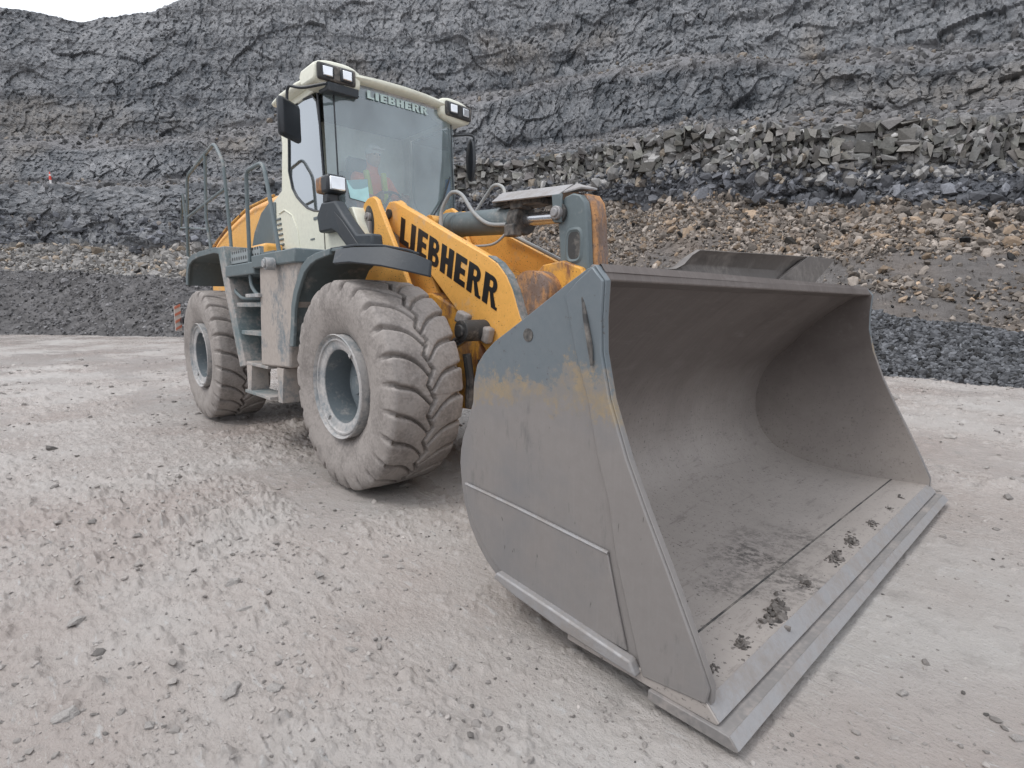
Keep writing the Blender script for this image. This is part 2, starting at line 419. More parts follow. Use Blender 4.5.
# ---- engine hood, sloping to the rear
b = MB(); ys = .70
secs = []
for x, ztop, w_, sh in [(-2.55, 2.79, .76, .10), (-2.9, 2.80, .78, .12), (-3.5, 2.80, .80, .14), (-4.2, 2.72, .80, .16), (-4.9, 2.60, .79, .18), (-5.4, 2.50, .77, .20), (-5.72, 2.36, .72, .2), (-5.82, 2.0, .68, .15)]:
    prof = [(-w_, 1.62), (-w_, ztop - sh - .1), (-w_ + .03, ztop - sh), (-w_ + .12, ztop - .05), (-w_ + .3, ztop), (0, ztop + .02), (w_ - .3, ztop), (w_ - .12, ztop - .05), (w_ - .03, ztop - sh), (w_, ztop - sh - .1), (w_, 1.62)]
    secs.append([(x, y, z) for y, z in prof])
n = len(secs[0]); vs = [q for s_ in secs for q in s_]
fs = [(i * n + k, i * n + (k + 1) % n, (i + 1) * n + (k + 1) % n, (i + 1) * n + k) for i in range(len(secs) - 1) for k in range(n)]
fs += [tuple(range(n)), tuple(range((len(secs) - 1) * n, len(secs) * n))[::-1]]
hood = b.add(vs, fs).build('engine_hood', 'yellow', ld, .015)
# dark intake panel let into the hood's side, with a curved yellow rib in front
MB().prism([(-2.74, 2.0), (-2.70, 2.62), (-2.88, 2.64), (-3.16, 2.55), (-3.43, 2.35), (-3.57, 2.15), (-3.6, 1.95)], -.815, -.79).build('intake_panel', 'grey', hood, .008)
MB().tube([(-5.35, -.79, 2.30), (-4.5, -.82, 2.50), (-3.6, -.82, 2.66), (-2.75, -.80, 2.70)], .018, 8).build('hood_rail', 'yellow_worn', hood)
MB().box((-2.80, -.93, 2.03), (.62, .22, .20)).build('hood_step', 'yellow', hood, .04)
MB().cyl((-2.62, -.70, 2.72), (-2.62, -.70, 2.82), .05, 16).build('filler_cap', 'black', hood)
MB().cyl((-3.3, .2, 2.6), (-3.3, .2, 3.1), .07, 16).build('exhaust_pipe', 'underbody', hood)
MB().box((-5.75, 0, 1.05), (.35, 1.9, .75)).build('counterweight', 'grey', ld, .05)
# red and white plate on the tail
tp = MB().box((-6.04, -1.175, 1.24), (.03, .09, .40)).build('warning_plate', 'plate_white', ld)
b = MB()
for k in range(4):
    z0 = 1.03 + k * .11
    b.extr([(-6.022, -1.218, z0 + .02), (-6.022, -1.132, z0 + .07), (-6.022, -1.132, z0 + .11), (-6.022, -1.218, z0 + .06)], (.004, 0, 0))
b.build('red_stripe', 'plate_red', tp)
MB().box((-5.95, -1.0, 1.2), (.15, .3, .08)).build('plate_bracket', 'black', ld)

# ---- fenders
def arch(pts, y0, y1, t, name, mat, lip=.10, lipmat=None):
    """pts: (x, z) along the arch; a curved sheet with a turned-down outer lip"""
    b = MB(); n = len(pts); P = [Vector((p[0], p[1])) for p in pts]
    ins = []
    for i in range(n):
        d = (P[min(i + 1, n - 1)] - P[max(i - 1, 0)]).normalized(); ins.append(P[i] + Vector((d.y, -d.x)) * t)
    b.prism([tuple(p) for p in P] + [tuple(q) for q in reversed(ins)], y0, y1)
    return b
# front
fa = [(-.95, 1.07), (-.90, 1.25), (-.86, 1.43), (-.79, 1.56), (-.69, 1.67), (-.60, 1.76), (-.47, 1.815), (-.32, 1.84), (-.07, 1.856), (.10, 1.853)]
fr = arch(fa, -1.40, -.80, .022, 'fender', 'grey').build('front_fender', 'grey', ld, .004)
b = MB()
lip = [(x, z) for x, z in fa[:9]]
inn = [(-.86, 1.07), (-.82, 1.24), (-.785, 1.40), (-.72, 1.52), (-.63, 1.62), (-.55, 1.70), (-.43, 1.755), (-.31, 1.785), (-.07, 1.81)]
b.prism(lip + inn[::-1], -1.415, -1.385); b.build('fender_lip', 'grey', fr, .006)
# rubber flap hanging from the front half, bent outward
b = MB(); top = [(.03, -1.41, 1.845), (.25, -1.38, 1.845), (.55, -1.30, 1.83), (.76, -1.20, 1.775), (.84, -1.13, 1.73)]
bot = [(.10, -1.475, 1.735), (.30, -1.45, 1.735), (.58, -1.36, 1.70), (.77, -1.25, 1.655), (.85, -1.15, 1.625)]
n = len(top); vs = [Vector(p) for p in top + bot]; vs += [p + Vector((0, .02, -.012)) for p in vs[:]]
fs = []
for i in range(n - 1):
    fs += [(i, i + 1, n + i + 1, n + i), (2 * n + i + 1, 2 * n + i, 3 * n + i, 3 * n + i + 1), (i + 1, i, 2 * n + i, 2 * n + i + 1), (n + i, n + i + 1, 3 * n + i + 1, 3 * n + i)]
fs += [(0, n, 3 * n, 2 * n), (n - 1, 3 * n - 1, 4 * n - 1, 2 * n - 1)]
b.add(vs, fs); b.build('mud_flap', 'rubber_black', fr, .004)
b = MB(); t2 = [(-.08, -1.402, 1.862), (.25, -1.37, 1.868), (.50, -1.29, 1.85), (.68, -1.21, 1.815), (.76, -1.16, 1.785)]
vs = [Vector(p) for p in t2] + [Vector((p[0] - .16 - .25 * max(0, p[0]), -.95, p[2] + .02)) for p in t2]; vs += [p - Vector((0, 0, .018)) for p in vs[:]]; n = 5; fs = []
for i in range(n - 1):
    fs += [(i, i + 1, n + i + 1, n + i), (2 * n + i + 1, 2 * n + i, 3 * n + i, 3 * n + i + 1), (i + 1, i, 2 * n + i, 2 * n + i + 1), (n + i, n + i + 1, 3 * n + i + 1, 3 * n + i)]
fs += [(0, n, 3 * n, 2 * n), (n - 1, 3 * n - 1, 4 * n - 1, 2 * n - 1)]
b.add(vs, fs).build('fender_top', 'rubber_black', fr, .004)
# the far front fender
arch([(x, z) for x, z in fa], .80, 1.40, .022, '', '').build('front_fender', 'grey', ld, .004)
# rear
ra_ = [(-4.80, 1.72), (-4.74, 1.90), (-4.63, 2.05), (-4.40, 2.10), (-4.06, 2.12), (-3.37, 2.125), (-3.10, 2.10), (-2.98, 1.98)]
for y0, y1 in ((-1.30, -.72), (.72, 1.30)):
    rf = arch(ra_, y0, y1, .03, '', '').build('rear_fender', 'grey', ld, .004)
    if y0 < 0:
        b = MB(); b.prism(ra_ + [(-3.02, 1.80), (-3.10, 1.98), (-3.20, 2.035), (-3.4, 2.06), (-4.06, 2.055), (-4.38, 2.03), (-4.56, 1.98), (-4.66, 1.86), (-4.70, 1.72)], -1.312, -1.285)
        b.build('fender_lip', 'grey', rf, .005)
        MB().box((-3.85, -.73, 1.75), (1.75, .03, .60)).build('fender_inner_panel', 'underbody', rf)

# ---- steps and side tank between the wheels
st = MB()
YP = -1.38
# left stringer (slanted), recess, right panel
st.prism([(-2.92, 2.08), (-2.70, 2.08), (-2.55, 1.60), (-2.20, .80), (-2.40, .77), (-2.75, 1.60)], YP - .02, YP + .40)
steps = st.build('step_frame', 'grey_mud', ld, .008)
MB().prism([(-2.62, 1.80), (-1.70, 1.80), (-1.76, .84), (-2.22, .82), (-2.40, 1.35)], YP + .36, YP + .39).build('recess_back', 'grey', steps)
MB().box((-1.90, YP + .12, .825), (.62, .26, .03)).build('box_floor', 'grey_mud', steps, .004)
for z_, x0, x1 in ((1.44, -2.42, -1.66), (1.15, -2.32, -1.70)):
    MB().box(((x0 + x1) / 2, YP + .16, z_), (x1 - x0, .33, .045)).build('tread', 'grey_mud', steps, .005)
MB().prism([(-1.64, 1.86), (-.70, 1.83), (-.80, 1.5), (-.99, 1.10), (-1.02, .865), (-1.76, .835)], YP - .012, YP + .6).build('side_tank', 'panel_mud', ld, .02)
b = MB().box((-1.22, YP + .20, 1.85), (1.06, .50, .12)).box((-2.20, YP + .21, 1.80), (.90, .48, .12)); b.build('platform_edge', 'grey', ld, .012)
b = MB().cyl((-1.16, YP - .05, 1.80), (-1.16, YP - .13, 1.80), .055, 16).cyl((-1.16, YP - .13, 1.80), (-1.16, YP - .15, 1.80), .036, 16); b.build('tank_cap', 'rim', ld, .004)
# perforated anti-slip plate seen above the edge
m, nt, bs, out = new_mat('perforated_plate'); v = coords(nt, scale=(14, 14, 14))
w = N(nt, 'ShaderNodeTexVoronoi', distance='EUCLIDEAN'); w.inputs['Randomness'].default_value = 0; w.inputs['Scale'].default_value = 1; nt.links.new(v, w.inputs['Vector'])
nt.links.new(ramp(nt, w.outputs['Distance'], .28, .34, (.03, .03, .03, 1), (.25, .28, .29, 1)), bs.inputs['Base Color']); M['perf'] = m
MB().box((-2.18, YP + .05, 1.945), (.90, .04, .13)).build('perforated_riser', 'perf', ld, .004)
MB().box((-2.2, -1.03, 1.93), (1.6, .62, .03)).build('platform', 'grey', ld, .004)
# hanging bottom step
hs = MB(); hs.box((-1.82, YP + .06, .535), (.72, .22, .03)); low = hs.build('bottom_step', 'grey_mud', steps, .004)
for x0, x1 in ((-2.16, -2.12), (-1.30, -1.25)):
    MB().hexa([(x0 - .06, YP - .005, .845), (x0 + .10, YP - .005, .845), (x0 + .10, YP + .16, .845), (x0 - .06, YP + .16, .845)],
              [(x0 + .0, YP - .03, .52), (x0 + .10, YP - .03, .52), (x0 + .10, YP + .16, .52), (x0 + .0, YP + .16, .52)]).build('step_strap', 'panel_mud', steps, .004)

# ---- handrails
def rail(pts, r=.019, name='handrail', mat='grey'):
    P = [Vector(p) for p in pts]; out = [P[0]]
    for i in range(1, len(P) - 1):          # rounded corners
        a, c, d = P[i - 1], P[i], P[i + 1]; ra_ = min(.10, (a - c).length * .4, (d - c).length * .4)
        p0 = c + (a - c).normalized() * ra_; p1 = c + (d - c).normalized() * ra_
        for t in (0, .25, .5, .75, 1): out.append(p0 * (1 - t) ** 2 + c * 2 * t * (1 - t) + p1 * t * t)
    out.append(P[-1]); return MB().tube(out, r, 10)
yr = -1.30
b = rail([(-4.62, yr, 2.10), (-4.36, yr, 3.10), (-3.12, yr, 3.262), (-2.84, yr, 3.0), (-2.80, yr, 2.6), (-2.76, yr, 2.2), (-2.60, yr - .05, 1.60), (-2.30, yr - .05, 1.50), (-2.25, yr + .1, 1.50)])
hr = b.build('handrail', 'grey', ld)
MB().tube([(-3.50, yr, 3.22), (-3.64, yr, 2.5), (-3.52, yr, 2.10)], .019, 10).build('post', 'grey', hr)
MB().tube([(-4.50, yr, 2.6), (-2.86, yr, 2.72)], .017, 10).build('mid_rail', 'grey', hr)
MB().tube([(-5.10, yr + .05, 2.53), (-3.62, yr, 2.36)], .014, 8).build('lower_rail', 'grey', hr)
MB().tube([(-5.10, yr + .05, 2.50), (-4.85, yr + .05, 2.95), (-4.75, yr + .05, 2.1)], .016, 8).build('brace', 'grey', hr)
yr = -1.37
b = rail([(-2.26, yr + .12, 1.53), (-1.76, yr, 1.50), (-1.98, yr, 1.63), (-1.93, yr, 2.74), (-1.60, yr, 2.74), (-1.37, yr, 2.52), (-1.17, yr, 1.88)])
b = rail([(-1.70, yr + .10, 1.53), (-1.80, yr, 1.53), (-1.98, yr, 1.63), (-1.94, yr, 2.42), (-1.92, yr, 2.74), (-1.46, yr, 2.74), (-1.37, yr, 2.52), (-1.17, yr, 1.88)])
b.build('handrail', 'grey', ld)
MB().box((-1.80, YP - .0, 1.53), (.36, .10, .035)).build('rail_bracket', 'rim', ld, .004)

# ---- cab
cab = MB()
# white lower body with the window's curved sill, a slab with an opening below the glass
side = [(-2.80, 1.98), (-2.78, 2.64), (-2.52, 2.72), (-2.44, 3.2), (-2.50, 3.60), (-2.30, 3.60), (-2.255, 3.18), (-2.29, 2.89), (-2.22, 2.70), (-2.12, 2.60), (-2.01, 2.53), (-1.86, 2.45), (-1.687, 2.40), (-1.488, 2.37), (-1.32, 2.36), (-1.09, 2.28), (-.80, 2.00), (-.78, 1.96)]
cab.prism(side, -.80, -.74); cab.prism(side, .74, .80)
cab.prism([(-2.78, 1.98), (-2.72, 2.60), (-2.50, 2.70), (-2.44, 3.2), (-2.50, 3.58), (-2.42, 3.58), (-2.36, 3.2), (-2.42, 2.60), (-2.42, 1.98)], -.74, .74)
cab.box((-1.70, 0, 1.96), (1.6, 1.46, .10))
cab.prism([(-1.06, 1.95), (-1.06, 2.36), (-.98, 2.36), (-.82, 2.1), (-.80, 1.95)], -.74, .74)
cb = cab.build('cab', 'cream', ld, .012)
# seams and louvres
MB().box((-1.465, -.802, 2.18), (.012, .006, .37)).build('seam', 'underbody', cb); MB().box((-1.62, -.802, 2.32), (.16, .008, .028)).build('door_slot', 'grey', cb); MB().box((-1.75, -.802, 2.12), (.10, .006, .016)).build('badge', 'grey', cb)
b = MB()
for k in range(7): b.box((-2.64 + k * .012, -.806, 2.42 - k * .058), (.13, .014, .022))
b.build('louvre', 'grey', cb, .003)
MB().tube([(-2.62, -.803, 2.48), (-2.45, -.803, 2.50), (-2.25, -.803, 2.42), (-2.12, -.803, 2.25), (-2.08, -.803, 2.05)], .008, 6).build('vent_seam', 'cream', cb)
# windscreen: curved sheet from A pillar to A pillar, leaning back a little
def ws_curve(u, z):
    """u in -1..1 across; rounded corners; z height"""
    lean = -.035 * (z - 2.3)
    a = abs(u)
    y = math.copysign(min(a, 1) ** 1.0 * .785, u)
    x = -1.215 - .05 * a ** 2 - .10 * max(0, (a - .72) / .28) ** 2.0
    return (x + lean, y, z)
NU, NZ = 48, 16
V = []; 
for i in range(NU):
    u = -1 + 2 * i / (NU - 1)
    for j in range(NZ):
        zt = 3.60; zb = 2.33 + .0 * abs(u)
        V.append(ws_curve(u, zb + (zt - zb) * j / (NZ - 1)))
V = np.array(V)
wsn = grid_mesh('windscreen', V, NU, NZ, 'glass'); wsn.parent = cb
wsn['label'] = 'wide curved windscreen hazy with dust'
# header band above the glass, and the dark seal lines
b = MB(); P0 = [ws_curve(-1 + 2 * i / 30, 3.56) for i in range(31)]; 
for i in range(30):
    p, q = P0[i], P0[i + 1]
    b.hexa([(p[0], p[1], 3.57), (q[0], q[1], 3.57), (q[0] + .004, q[1], 3.61), (p[0] + .004, p[1], 3.61)], [(p[0] - .04, p[1], 3.57), (q[0] - .04, q[1], 3.57), (q[0] - .02, q[1], 3.61), (p[0] - .02, p[1], 3.61)])
b.build('header_band', 'rim', cb, 0)
b = MB().tube([ws_curve(-1 + 2 * i / 40, 2.335) for i in range(41)], .02, 8); b.build('windscreen_seal', 'black', cb)
for sg in (-1, 1):
    xa = -1.40
    b = MB().tube([(-1.50, sg * .79, 3.50), (-1.455, sg * .80, 3.1), (-1.425, sg * .80, 2.7), (-1.43, sg * .80, 2.37)], .013, 8)
    b.build('door_post' if sg > 0 else 'corner_post', 'black', cb)
    # side window
    W = [(-2.26, 3.50), (-2.255, 3.18), (-2.29, 2.89), (-2.22, 2.70), (-2.12, 2.60), (-2.01, 2.53), (-1.86, 2.45), (-1.687, 2.40), (-1.46, 2.37), (-1.43, 2.75), (-1.46, 3.12), (-1.52, 3.42), (-1.62, 3.50), (-1.9, 3.53)]
    MB().prism(W, sg * .782, sg * .790).build('side_window', 'side_glass', cb, 0, 0)
    b = MB().tube([(x, sg * .797, z) for x, z in W] + [(W[0][0], sg * .797, W[0][1])], .011, 6); b.build('window_seal', 'black', cb)
    b = MB().tube([ws_curve(sg * .90, z) for z in np.linspace(2.36, 3.50, 8)], .008, 6); b.build('glass_seam', 'black', cb)
MB().prism([(-2.43, 2.62), (-2.43, 3.52), (-2.41, 3.52), (-2.41, 2.62)], -.68, .68)
# roof with a thick cream brim
rf = MB()
def roof_out(z, grow=0):
    P = []
    for x, y in [(-2.52, -.76), (-2.56, -.5), (-2.58, 0), (-2.56, .5), (-2.52, .76), (-2.47, .86), (-2.2, .89), (-1.8, .89), (-1.50, .86), (-1.30, .74), (-1.215, .5), (-1.185, .25), (-1.175, 0), (-1.185, -.25), (-1.215, -.5), (-1.30, -.74), (-1.50, -.86), (-1.8, -.89), (-2.2, -.89), (-2.47, -.86)]:
        P.append((x + (grow * (1 if x > -1.9 else -1)), y + (grow if y > 0 else -grow) if y else y, z - .03 * abs(y) ** 2))
    return P
lay = [(3.60, -.04), (3.615, 0), (3.64, .012), (3.665, .002), (3.68, -.05), (3.69, -.2)]
rings = [roof_out(z, g) for z, g in lay]; n = len(rings[0]); vs = [p for r in rings for p in r]
fs = [(i * n + k, i * n + (k + 1) % n, (i + 1) * n + (k + 1) % n, (i + 1) * n + k) for i in range(len(rings) - 1) for k in range(n)] + [tuple(range(n)), tuple(range((len(rings) - 1) * n, len(rings) * n))]
roof = rf.add(vs, fs).build('roof', 'cream', cb, 0, 50)
MB().box((-1.95, -.795, 3.56), (.9, .03, .09)).build('roof_rail', 'cream', cb, .01)
MB().box((-1.95, .795, 3.56), (.9, .03, .09)).build('roof_rail', 'cream', cb, .01)

# ---- work lamp pods on the roof corners
def pod(sg):
    # body lofted around the front corner
    y0, y1 = (.50, .92)
    b = MB(); secs = []
    for t, y in enumerate(np.linspace(.44, .97, 9)):
        k = abs((y - .70) / .29); h = .115 * (1 - k ** 3.2 * .55); x0 = -1.10 - .05 * max(0, (y - .6)) * 2
        d = .17 + .28 * max(0, y - .6)
        secs.append([(x0, sg * y, 3.625 - h), (x0 - d, sg * y, 3.625 - h * .9), (x0 - d - .04, sg * y, 3.66), (x0 - d, sg * y, 3.64 + h), (x0 + .01, sg * y, 3.64 + h * 1.05), (x0 + .035, sg * y, 3.64 + h * .7), (x0 + .035, sg * y, 3.63 - h * .7)])
    n = len(secs[0]); vs = [q for s_ in secs for q in s_]
    fs = [(i * n + k, i * n + (k + 1) % n, (i + 1) * n + (k + 1) % n, (i + 1) * n + k) for i in range(len(secs) - 1) for k in range(n)] + [tuple(range(n)), tuple(range((len(secs) - 1) * n, len(secs) * n))]
    b.v = [(x - .15, sg * .70 + (y - sg * .70) * .86, z - .035) for x, y, z in [(q[0], q[1], q[2]) for q in vs]]; b.f = fs; pd = b.build('lamp_pod', 'cream', roof, .045, 50)
    MB().box((-1.222, sg * .725, 3.60), (.05, .38, .155), (0, 0, sg * .06)).build('lamp_recess', 'underbody', roof, .07)
    for yy, r_ in ((.635, 0), (.82, .12)):
        xx = -1.208 - .12 * max(0, yy - .6)
        MB().box((xx + .012, sg * yy, 3.60), (.05, .135, .125), (0, 0, sg * -r_ * -1)).build('work_lamp', 'black', roof, .02)
        MB().box((xx + .034, sg * yy, 3.60), (.016, .095, .085), (0, 0, sg * r_)).build('lamp_lens', 'clear_reflector', roof, .012)
pod(-1); pod(1)
MB().prism([(-1.22, 3.44), (-1.21, 3.52), (-1.42, 3.52), (-1.42, 3.46)], -.82, -.50).build('lamp_shroud', 'rubber_black', cb, .01)

# ---- mirrors
b = rail([(-1.15, -.86, 3.47), (-1.35, -1.02, 3.44), (-1.52, -1.08, 3.50), (-1.55, -1.08, 3.36), (-1.54, -1.08, 3.20)], .014); ma = b.build('mirror_arm', 'black', ld)
b = MB(); 
b.box((-1.54, -1.07, 3.19), (.07, .33, .36), (0, 0, .62)); mi = b.build('mirror', 'black', ld, .035)
b = rail([(-1.45, .80, 3.40), (-1.42, 1.0, 3.45), (-1.37, 1.07, 3.44), (-1.36, 1.07, 3.22)], .013); b.build('mirror_arm', 'black', ld)
b = MB().lathe_y([(0, 1.07), (.13, 1.075), (.17, 1.09), (.17, 1.12), (.12, 1.14), (0, 1.145)], 0, 0, 28)
b.v = [(x * .9 * .62 * 1.0, y - 1.1, z * 1.45) for x, y, z in b.v]
mo = b.build('mirror', 'black', ld, .005); mo.location = (-1.40, 1.04, 3.16); mo.rotation_euler = (0, 0, math.radians(-12))

# ---- cab insides
b = MB().box((-1.98, 0, 2.22), (.50, .52, .14)).box((-2.20, 0, 2.62), (.13, .50, .72), (0, -.12, 0)).box((-2.24, 0, 3.06), (.10, .28, .20)); b.build('seat', 'interior', cb, .04)
b = MB().tube([(-1.62 + .17 * math.cos(q) * .8, .19 * math.sin(q), 2.56 + .17 * math.cos(q) * .6) for q in np.linspace(0, 2 * PI, 25)], .014, 8); b.tube([(-1.62, 0, 2.55), (-1.42, 0, 2.05)], .035, 10)
for q in (0, 2.1, 4.2): b.tube([(-1.62, 0, 2.55), (-1.62 + .17 * math.cos(q) * .8, .19 * math.sin(q), 2.56 + .17 * math.cos(q) * .6)], .012, 6)
b.build('steering_wheel', 'black', cb)
MB().box((-1.30, 0, 2.18), (.22, 1.3, .24)).box((-1.9, -.5, 2.3), (.6, .18, .3)).build('console', 'interior', cb, .03)
MB().box((-1.30, .62, 2.75), (.04, .06, .22)).build('hanging_bottle', 'blue', cb, .01)
MB().box((-1.88, 0, 3.53), (.96, 1.36, .02)).build('headliner', 'interior', cb)
# wipers
MB().tube([(-1.19, .30, 2.36), (-1.22, .50, 2.62), (-1.25, .62, 2.88)], .009, 6).build('wiper', 'black', cb)

# ---- lettering helper: heavy slab letters built from polygons on a unit cell
def glyph(ch):
    B = []
    def r(x0, y0, x1, y1): B.append([(x0, y0), (x1, y0), (x1, y1), (x0, y1)])
    if ch == 'I': r(.12, 0, .56, 1); w = .70
    if ch == 'L': r(.10, 0, .53, 1); r(.53, 0, 1.0, .21); w = 1.06
    if ch == 'E': r(.10, 0, .53, 1); r(.53, 0, 1.0, .20); r(.53, .80, 1.0, 1); r(.53, .40, .92, .60); w = 1.07
    if ch == 'H': r(.10, 0, .51, 1); r(.73, 0, 1.14, 1); r(.51, .39, .73, .61); w = 1.22
    if ch in 'BR':
        r(.10, 0, .49, 1)
        def bowl(cx, cy, rx, ry, tx, ty, y0, y1):
            k = 10
            for i in range(k):
                a0 = -PI / 2 + PI * i / k; a1 = -PI / 2 + PI * (i + 1) / k
                B.append([(cx + rx * math.cos(a0), cy + ry * math.sin(a0)), (cx + rx * math.cos(a1), cy + ry * math.sin(a1)), (cx + tx * math.cos(a1), cy + ty * math.sin(a1)), (cx + tx * math.cos(a0), cy + ty * math.sin(a0))])
            r(.48, cy + ty, cx, cy + ry); r(.48, cy - ry, cx, cy - ty)
        if ch == 'B':
            bowl(.66, .75, .34, .25, .08, .10, 0, 0); bowl(.70, .265, .36, .265, .08, .10, 0, 0); w = 1.14
        else:
            bowl(.68, .73, .36, .27, .08, .11, 0, 0)
            B.append([(.56, .50), (.82, .48), (1.16, 0), (.80, 0)]); r(.80, 0, 1.20, .10); w = 1.24
    return B, w
def lettering(word, TL, BL, TR, BR, nrm, depth, name, mat, parent, squeeze=1.0):
    gs = [glyph(c) for c in word]; W = sum(g[1] for g in gs); TL, BL, TR, BR = map(Vector, (TL, BL, TR, BR)); nrm = Vector(nrm)
    b = MB(); x = 0; zi = 0
    for polys, w in gs:
        for pl in polys:
            zi += 1; d0 = depth + (zi % 9) * .00012
            q = []
            for px, py in pl:
                u = (x + px) / W; q.append((BL.lerp(BR, u)).lerp(TL.lerp(TR, u), py))
            b.extr([p + nrm * .0005 for p in q], nrm * d0)
        x += w
    return b.build(name, mat, parent, 0, 0)
# name on the windscreen head
lettering('LIEBHERR', (-1.252, -.40, 3.555), (-1.249, -.40, 3.480), (-1.252, .335, 3.555), (-1.249, .335, 3.480), (1, 0, 0), .002, 'lettering', 'letters_pale', wsn)

# ---- headlamp on its bracket beside the cab
b = MB().prism([(-1.42, 2.30), (-1.30, 2.42), (-1.02, 2.40), (-.86, 2.25), (-.62, 2.06), (-.35, 2.04), (-.33, 1.90), (-.72, 1.90), (-.92, 2.04), (-1.0, 2.10), (-1.10, 2.14), (-1.38, 2.14)], -.90, -.79)
br = b.build('headlamp_bracket', 'rubber_black', ld, .02)
MB().prism([(-1.02, 2.30), (-.86, 2.20), (-.62, 2.00), (-.58, 1.97), (-.74, 1.95), (-.90, 2.08)], -.908, -.895).build('bracket_rib', 'black', br, .004)
b = MB().box((-1.16, -.83, 2.57), (.16, .20, .17), (0, 0, .0)); hl = b.build('headlamp', 'black', ld, .03)
MB().box((-1.072, -.83, 2.57), (.02, .155, .125)).build('lens', 'clear_reflector', hl, .012)
MB().box((-1.27, -.86, 2.57), (.13, .16, .15)).build('indicator', 'rust_orange', hl, .03)
MB().box((-1.20, -.84, 2.45), (.10, .12, .10)).build('lamp_foot', 'black', hl, .02)

# ---- lift arms
arm = [(-.90, 2.28), (-.86, 2.37), (-.79, 2.415), (-.70, 2.41), (-.30, 2.235), (.161, 2.026), (.649, 1.813), (.76, 1.755), (.86, 1.66), (.93, 1.55), (1.012, 1.352), (1.12, 1.18), (1.35, .93), (1.62, .66), (1.78, .48), (1.78, .36), (1.70, .28), (1.56, .32), (1.20, .55), (.85, .82), (.58, 1.106), (.20, 1.42), (-.11, 1.68), (-.55, 2.02), (-.80, 2.16)]
for y0, y1 in ((-.45, -.37), (.37, .45)):
    la = MB().prism(arm, y0, y1).build('lift_arm', 'yellow', ld, .012)
    if y0 < 0:
        la['label'] = 'yellow lift arm with black lettering'
        lettering('LIEBHERR', (-.60, -.452, 2.258), (-.64, -.452, 2.030), (.805, -.452, 1.615), (.755, -.452, 1.385), (0, -1, 0), .0015, 'lettering', 'letters', la)
        # scuffed steel nose edge
        b = MB()
        E_ = arm[6:12]
        for i in range(len(E_) - 1):
            p, q = E_[i], E_[i + 1]; d = Vector((q[0] - p[0], q[1] - p[1])).normalized(); nn = Vector((-d.y, d.x)) * .006
            b.extr([(p[0] + nn[0], -.449, p[1] + nn[1]), (q[0] + nn[0], -.449, q[1] + nn[1]), (q[0] - d.y * 0, -.449, q[1]), (p[0], -.449, p[1])], (0, .078, 0))
        b.build('arm_edge', 'grey_mud', la)
        MB().cyl((-.79, -.47, 2.30), (-.79, -.43, 2.30), .045, 16).build('pin', 'underbody', la)
# cross tube and bellcrank mount
b = MB().cyl((1.02, -.37, 1.50), (1.02, .37, 1.50), .19, 36); ct = b.build('cross_tube', 'rust_orange', ld)
for y0 in (-.20, .10):
    MB().prism([(.90, 1.30), (.86, 1.62), (1.0, 1.74), (1.20, 1.76), (1.38, 1.70), (1.46, 1.55), (1.38, 1.38), (1.1, 1.28)], y0, y0 + .06).build('mount_plate', 'yellow_worn', ld, .012)
b = MB().prism([(1.0, 1.25), (.9, 1.5), (1.05, 1.70), (1.30, 1.72), (1.48, 1.62), (1.58, 1.45), (1.50, 1.2), (1.2, 1.1)], .14, .37); b.build('boom_casting', 'yellow_worn', ld, .03)
MB().prism([(-.30, 1.95), (.75, 1.50), (.72, 1.42), (-.33, 1.85)], -.37, .37).build('boom_web', 'yellow_worn', ld, .01)
MB().tube([(-.05, .30, 2.16), (.85, .34, 1.76)], .018, 8).build('grease_line', 'hose', ld)
# towers that carry the arms
tw = [(-1.12, 1.40), (-1.06, 2.10), (-1.02, 2.33), (-.98, 2.40), (-.90, 2.44), (-.80, 2.445), (-.735, 2.41), (-.70, 2.35), (-.42, 1.93), (-.10, 1.40)]
for sg in (-1, 1):
    t_ = MB().prism(tw, sg * .62, sg * .57).build('boom_tower', 'yellow', ld, .012)
    MB().prism(tw, sg * .34, sg * .29).build('boom_tower', 'yellow', ld, .012)
    if sg < 0:
        pts = [(-.875 + .085 * math.cos(q), 2.21 + (.16 if math.sin(q) > 0 else .15) * math.sin(q) - .08 * math.cos(q) * .2) for q in np.linspace(0, 2 * PI, 20, endpoint=False)]
        MB().prism(pts, -.626, -.618).build('tower_pocket', 'underbody', t_)
        b = MB().cyl((-.87, -.655, 2.26), (-.87, -.60, 2.26), .045, 16).cyl((-.87, -.668, 2.26), (-.87, -.65, 2.26), .02, 8); b.box((-.86, -.64, 2.12), (.07, .03, .20)); b.build('pin', 'steel', t_, .004)
MB().cyl((-.87, -.60, 2.26), (-.87, .60, 2.26), .055, 16).build('tower_pin', 'steel', ld)
MB().box((-.80, 0, 2.0), (.5, .56, .30)).build('tower_crossmember', 'yellow', ld, .02)
# lift cylinder with its dark boss at the arm
MB().cyl((-.85, -.52, .75), (.10, -.54, 1.02), .085, 20).build('lift_cylinder', 'grey', ld)
MB().cyl((.10, -.54, 1.02), (.58, -.56, 1.22), .045, 16).build('lift_rod', 'chrome', ld)
b = MB().cyl((.60, -.69, 1.235), (.60, -.45, 1.235), .085, 22).cyl((.60, -.715, 1.235), (.60, -.69, 1.235), .048, 16); b.build('lift_cylinder_boss', 'underbody', ld, .006)
b = MB().box((.52, -.60, 1.33), (.12, .08, .10), (0, .4, .3)).box((.70, -.50, 1.2), (.08, .08, .13), (0, .3, 0)); b.build('boss_housing', 'tyre', ld, .02)
b = MB().tube([(.56, -.60, 1.05), (.60, -.60, .85), (.56, -.58, .62)], .035, 8).tube([(.62, -.50, 1.0), (.66, -.52, .8), (.64, -.5, .58)], .03, 8); b.build('grease_hose', 'underbody', ld)

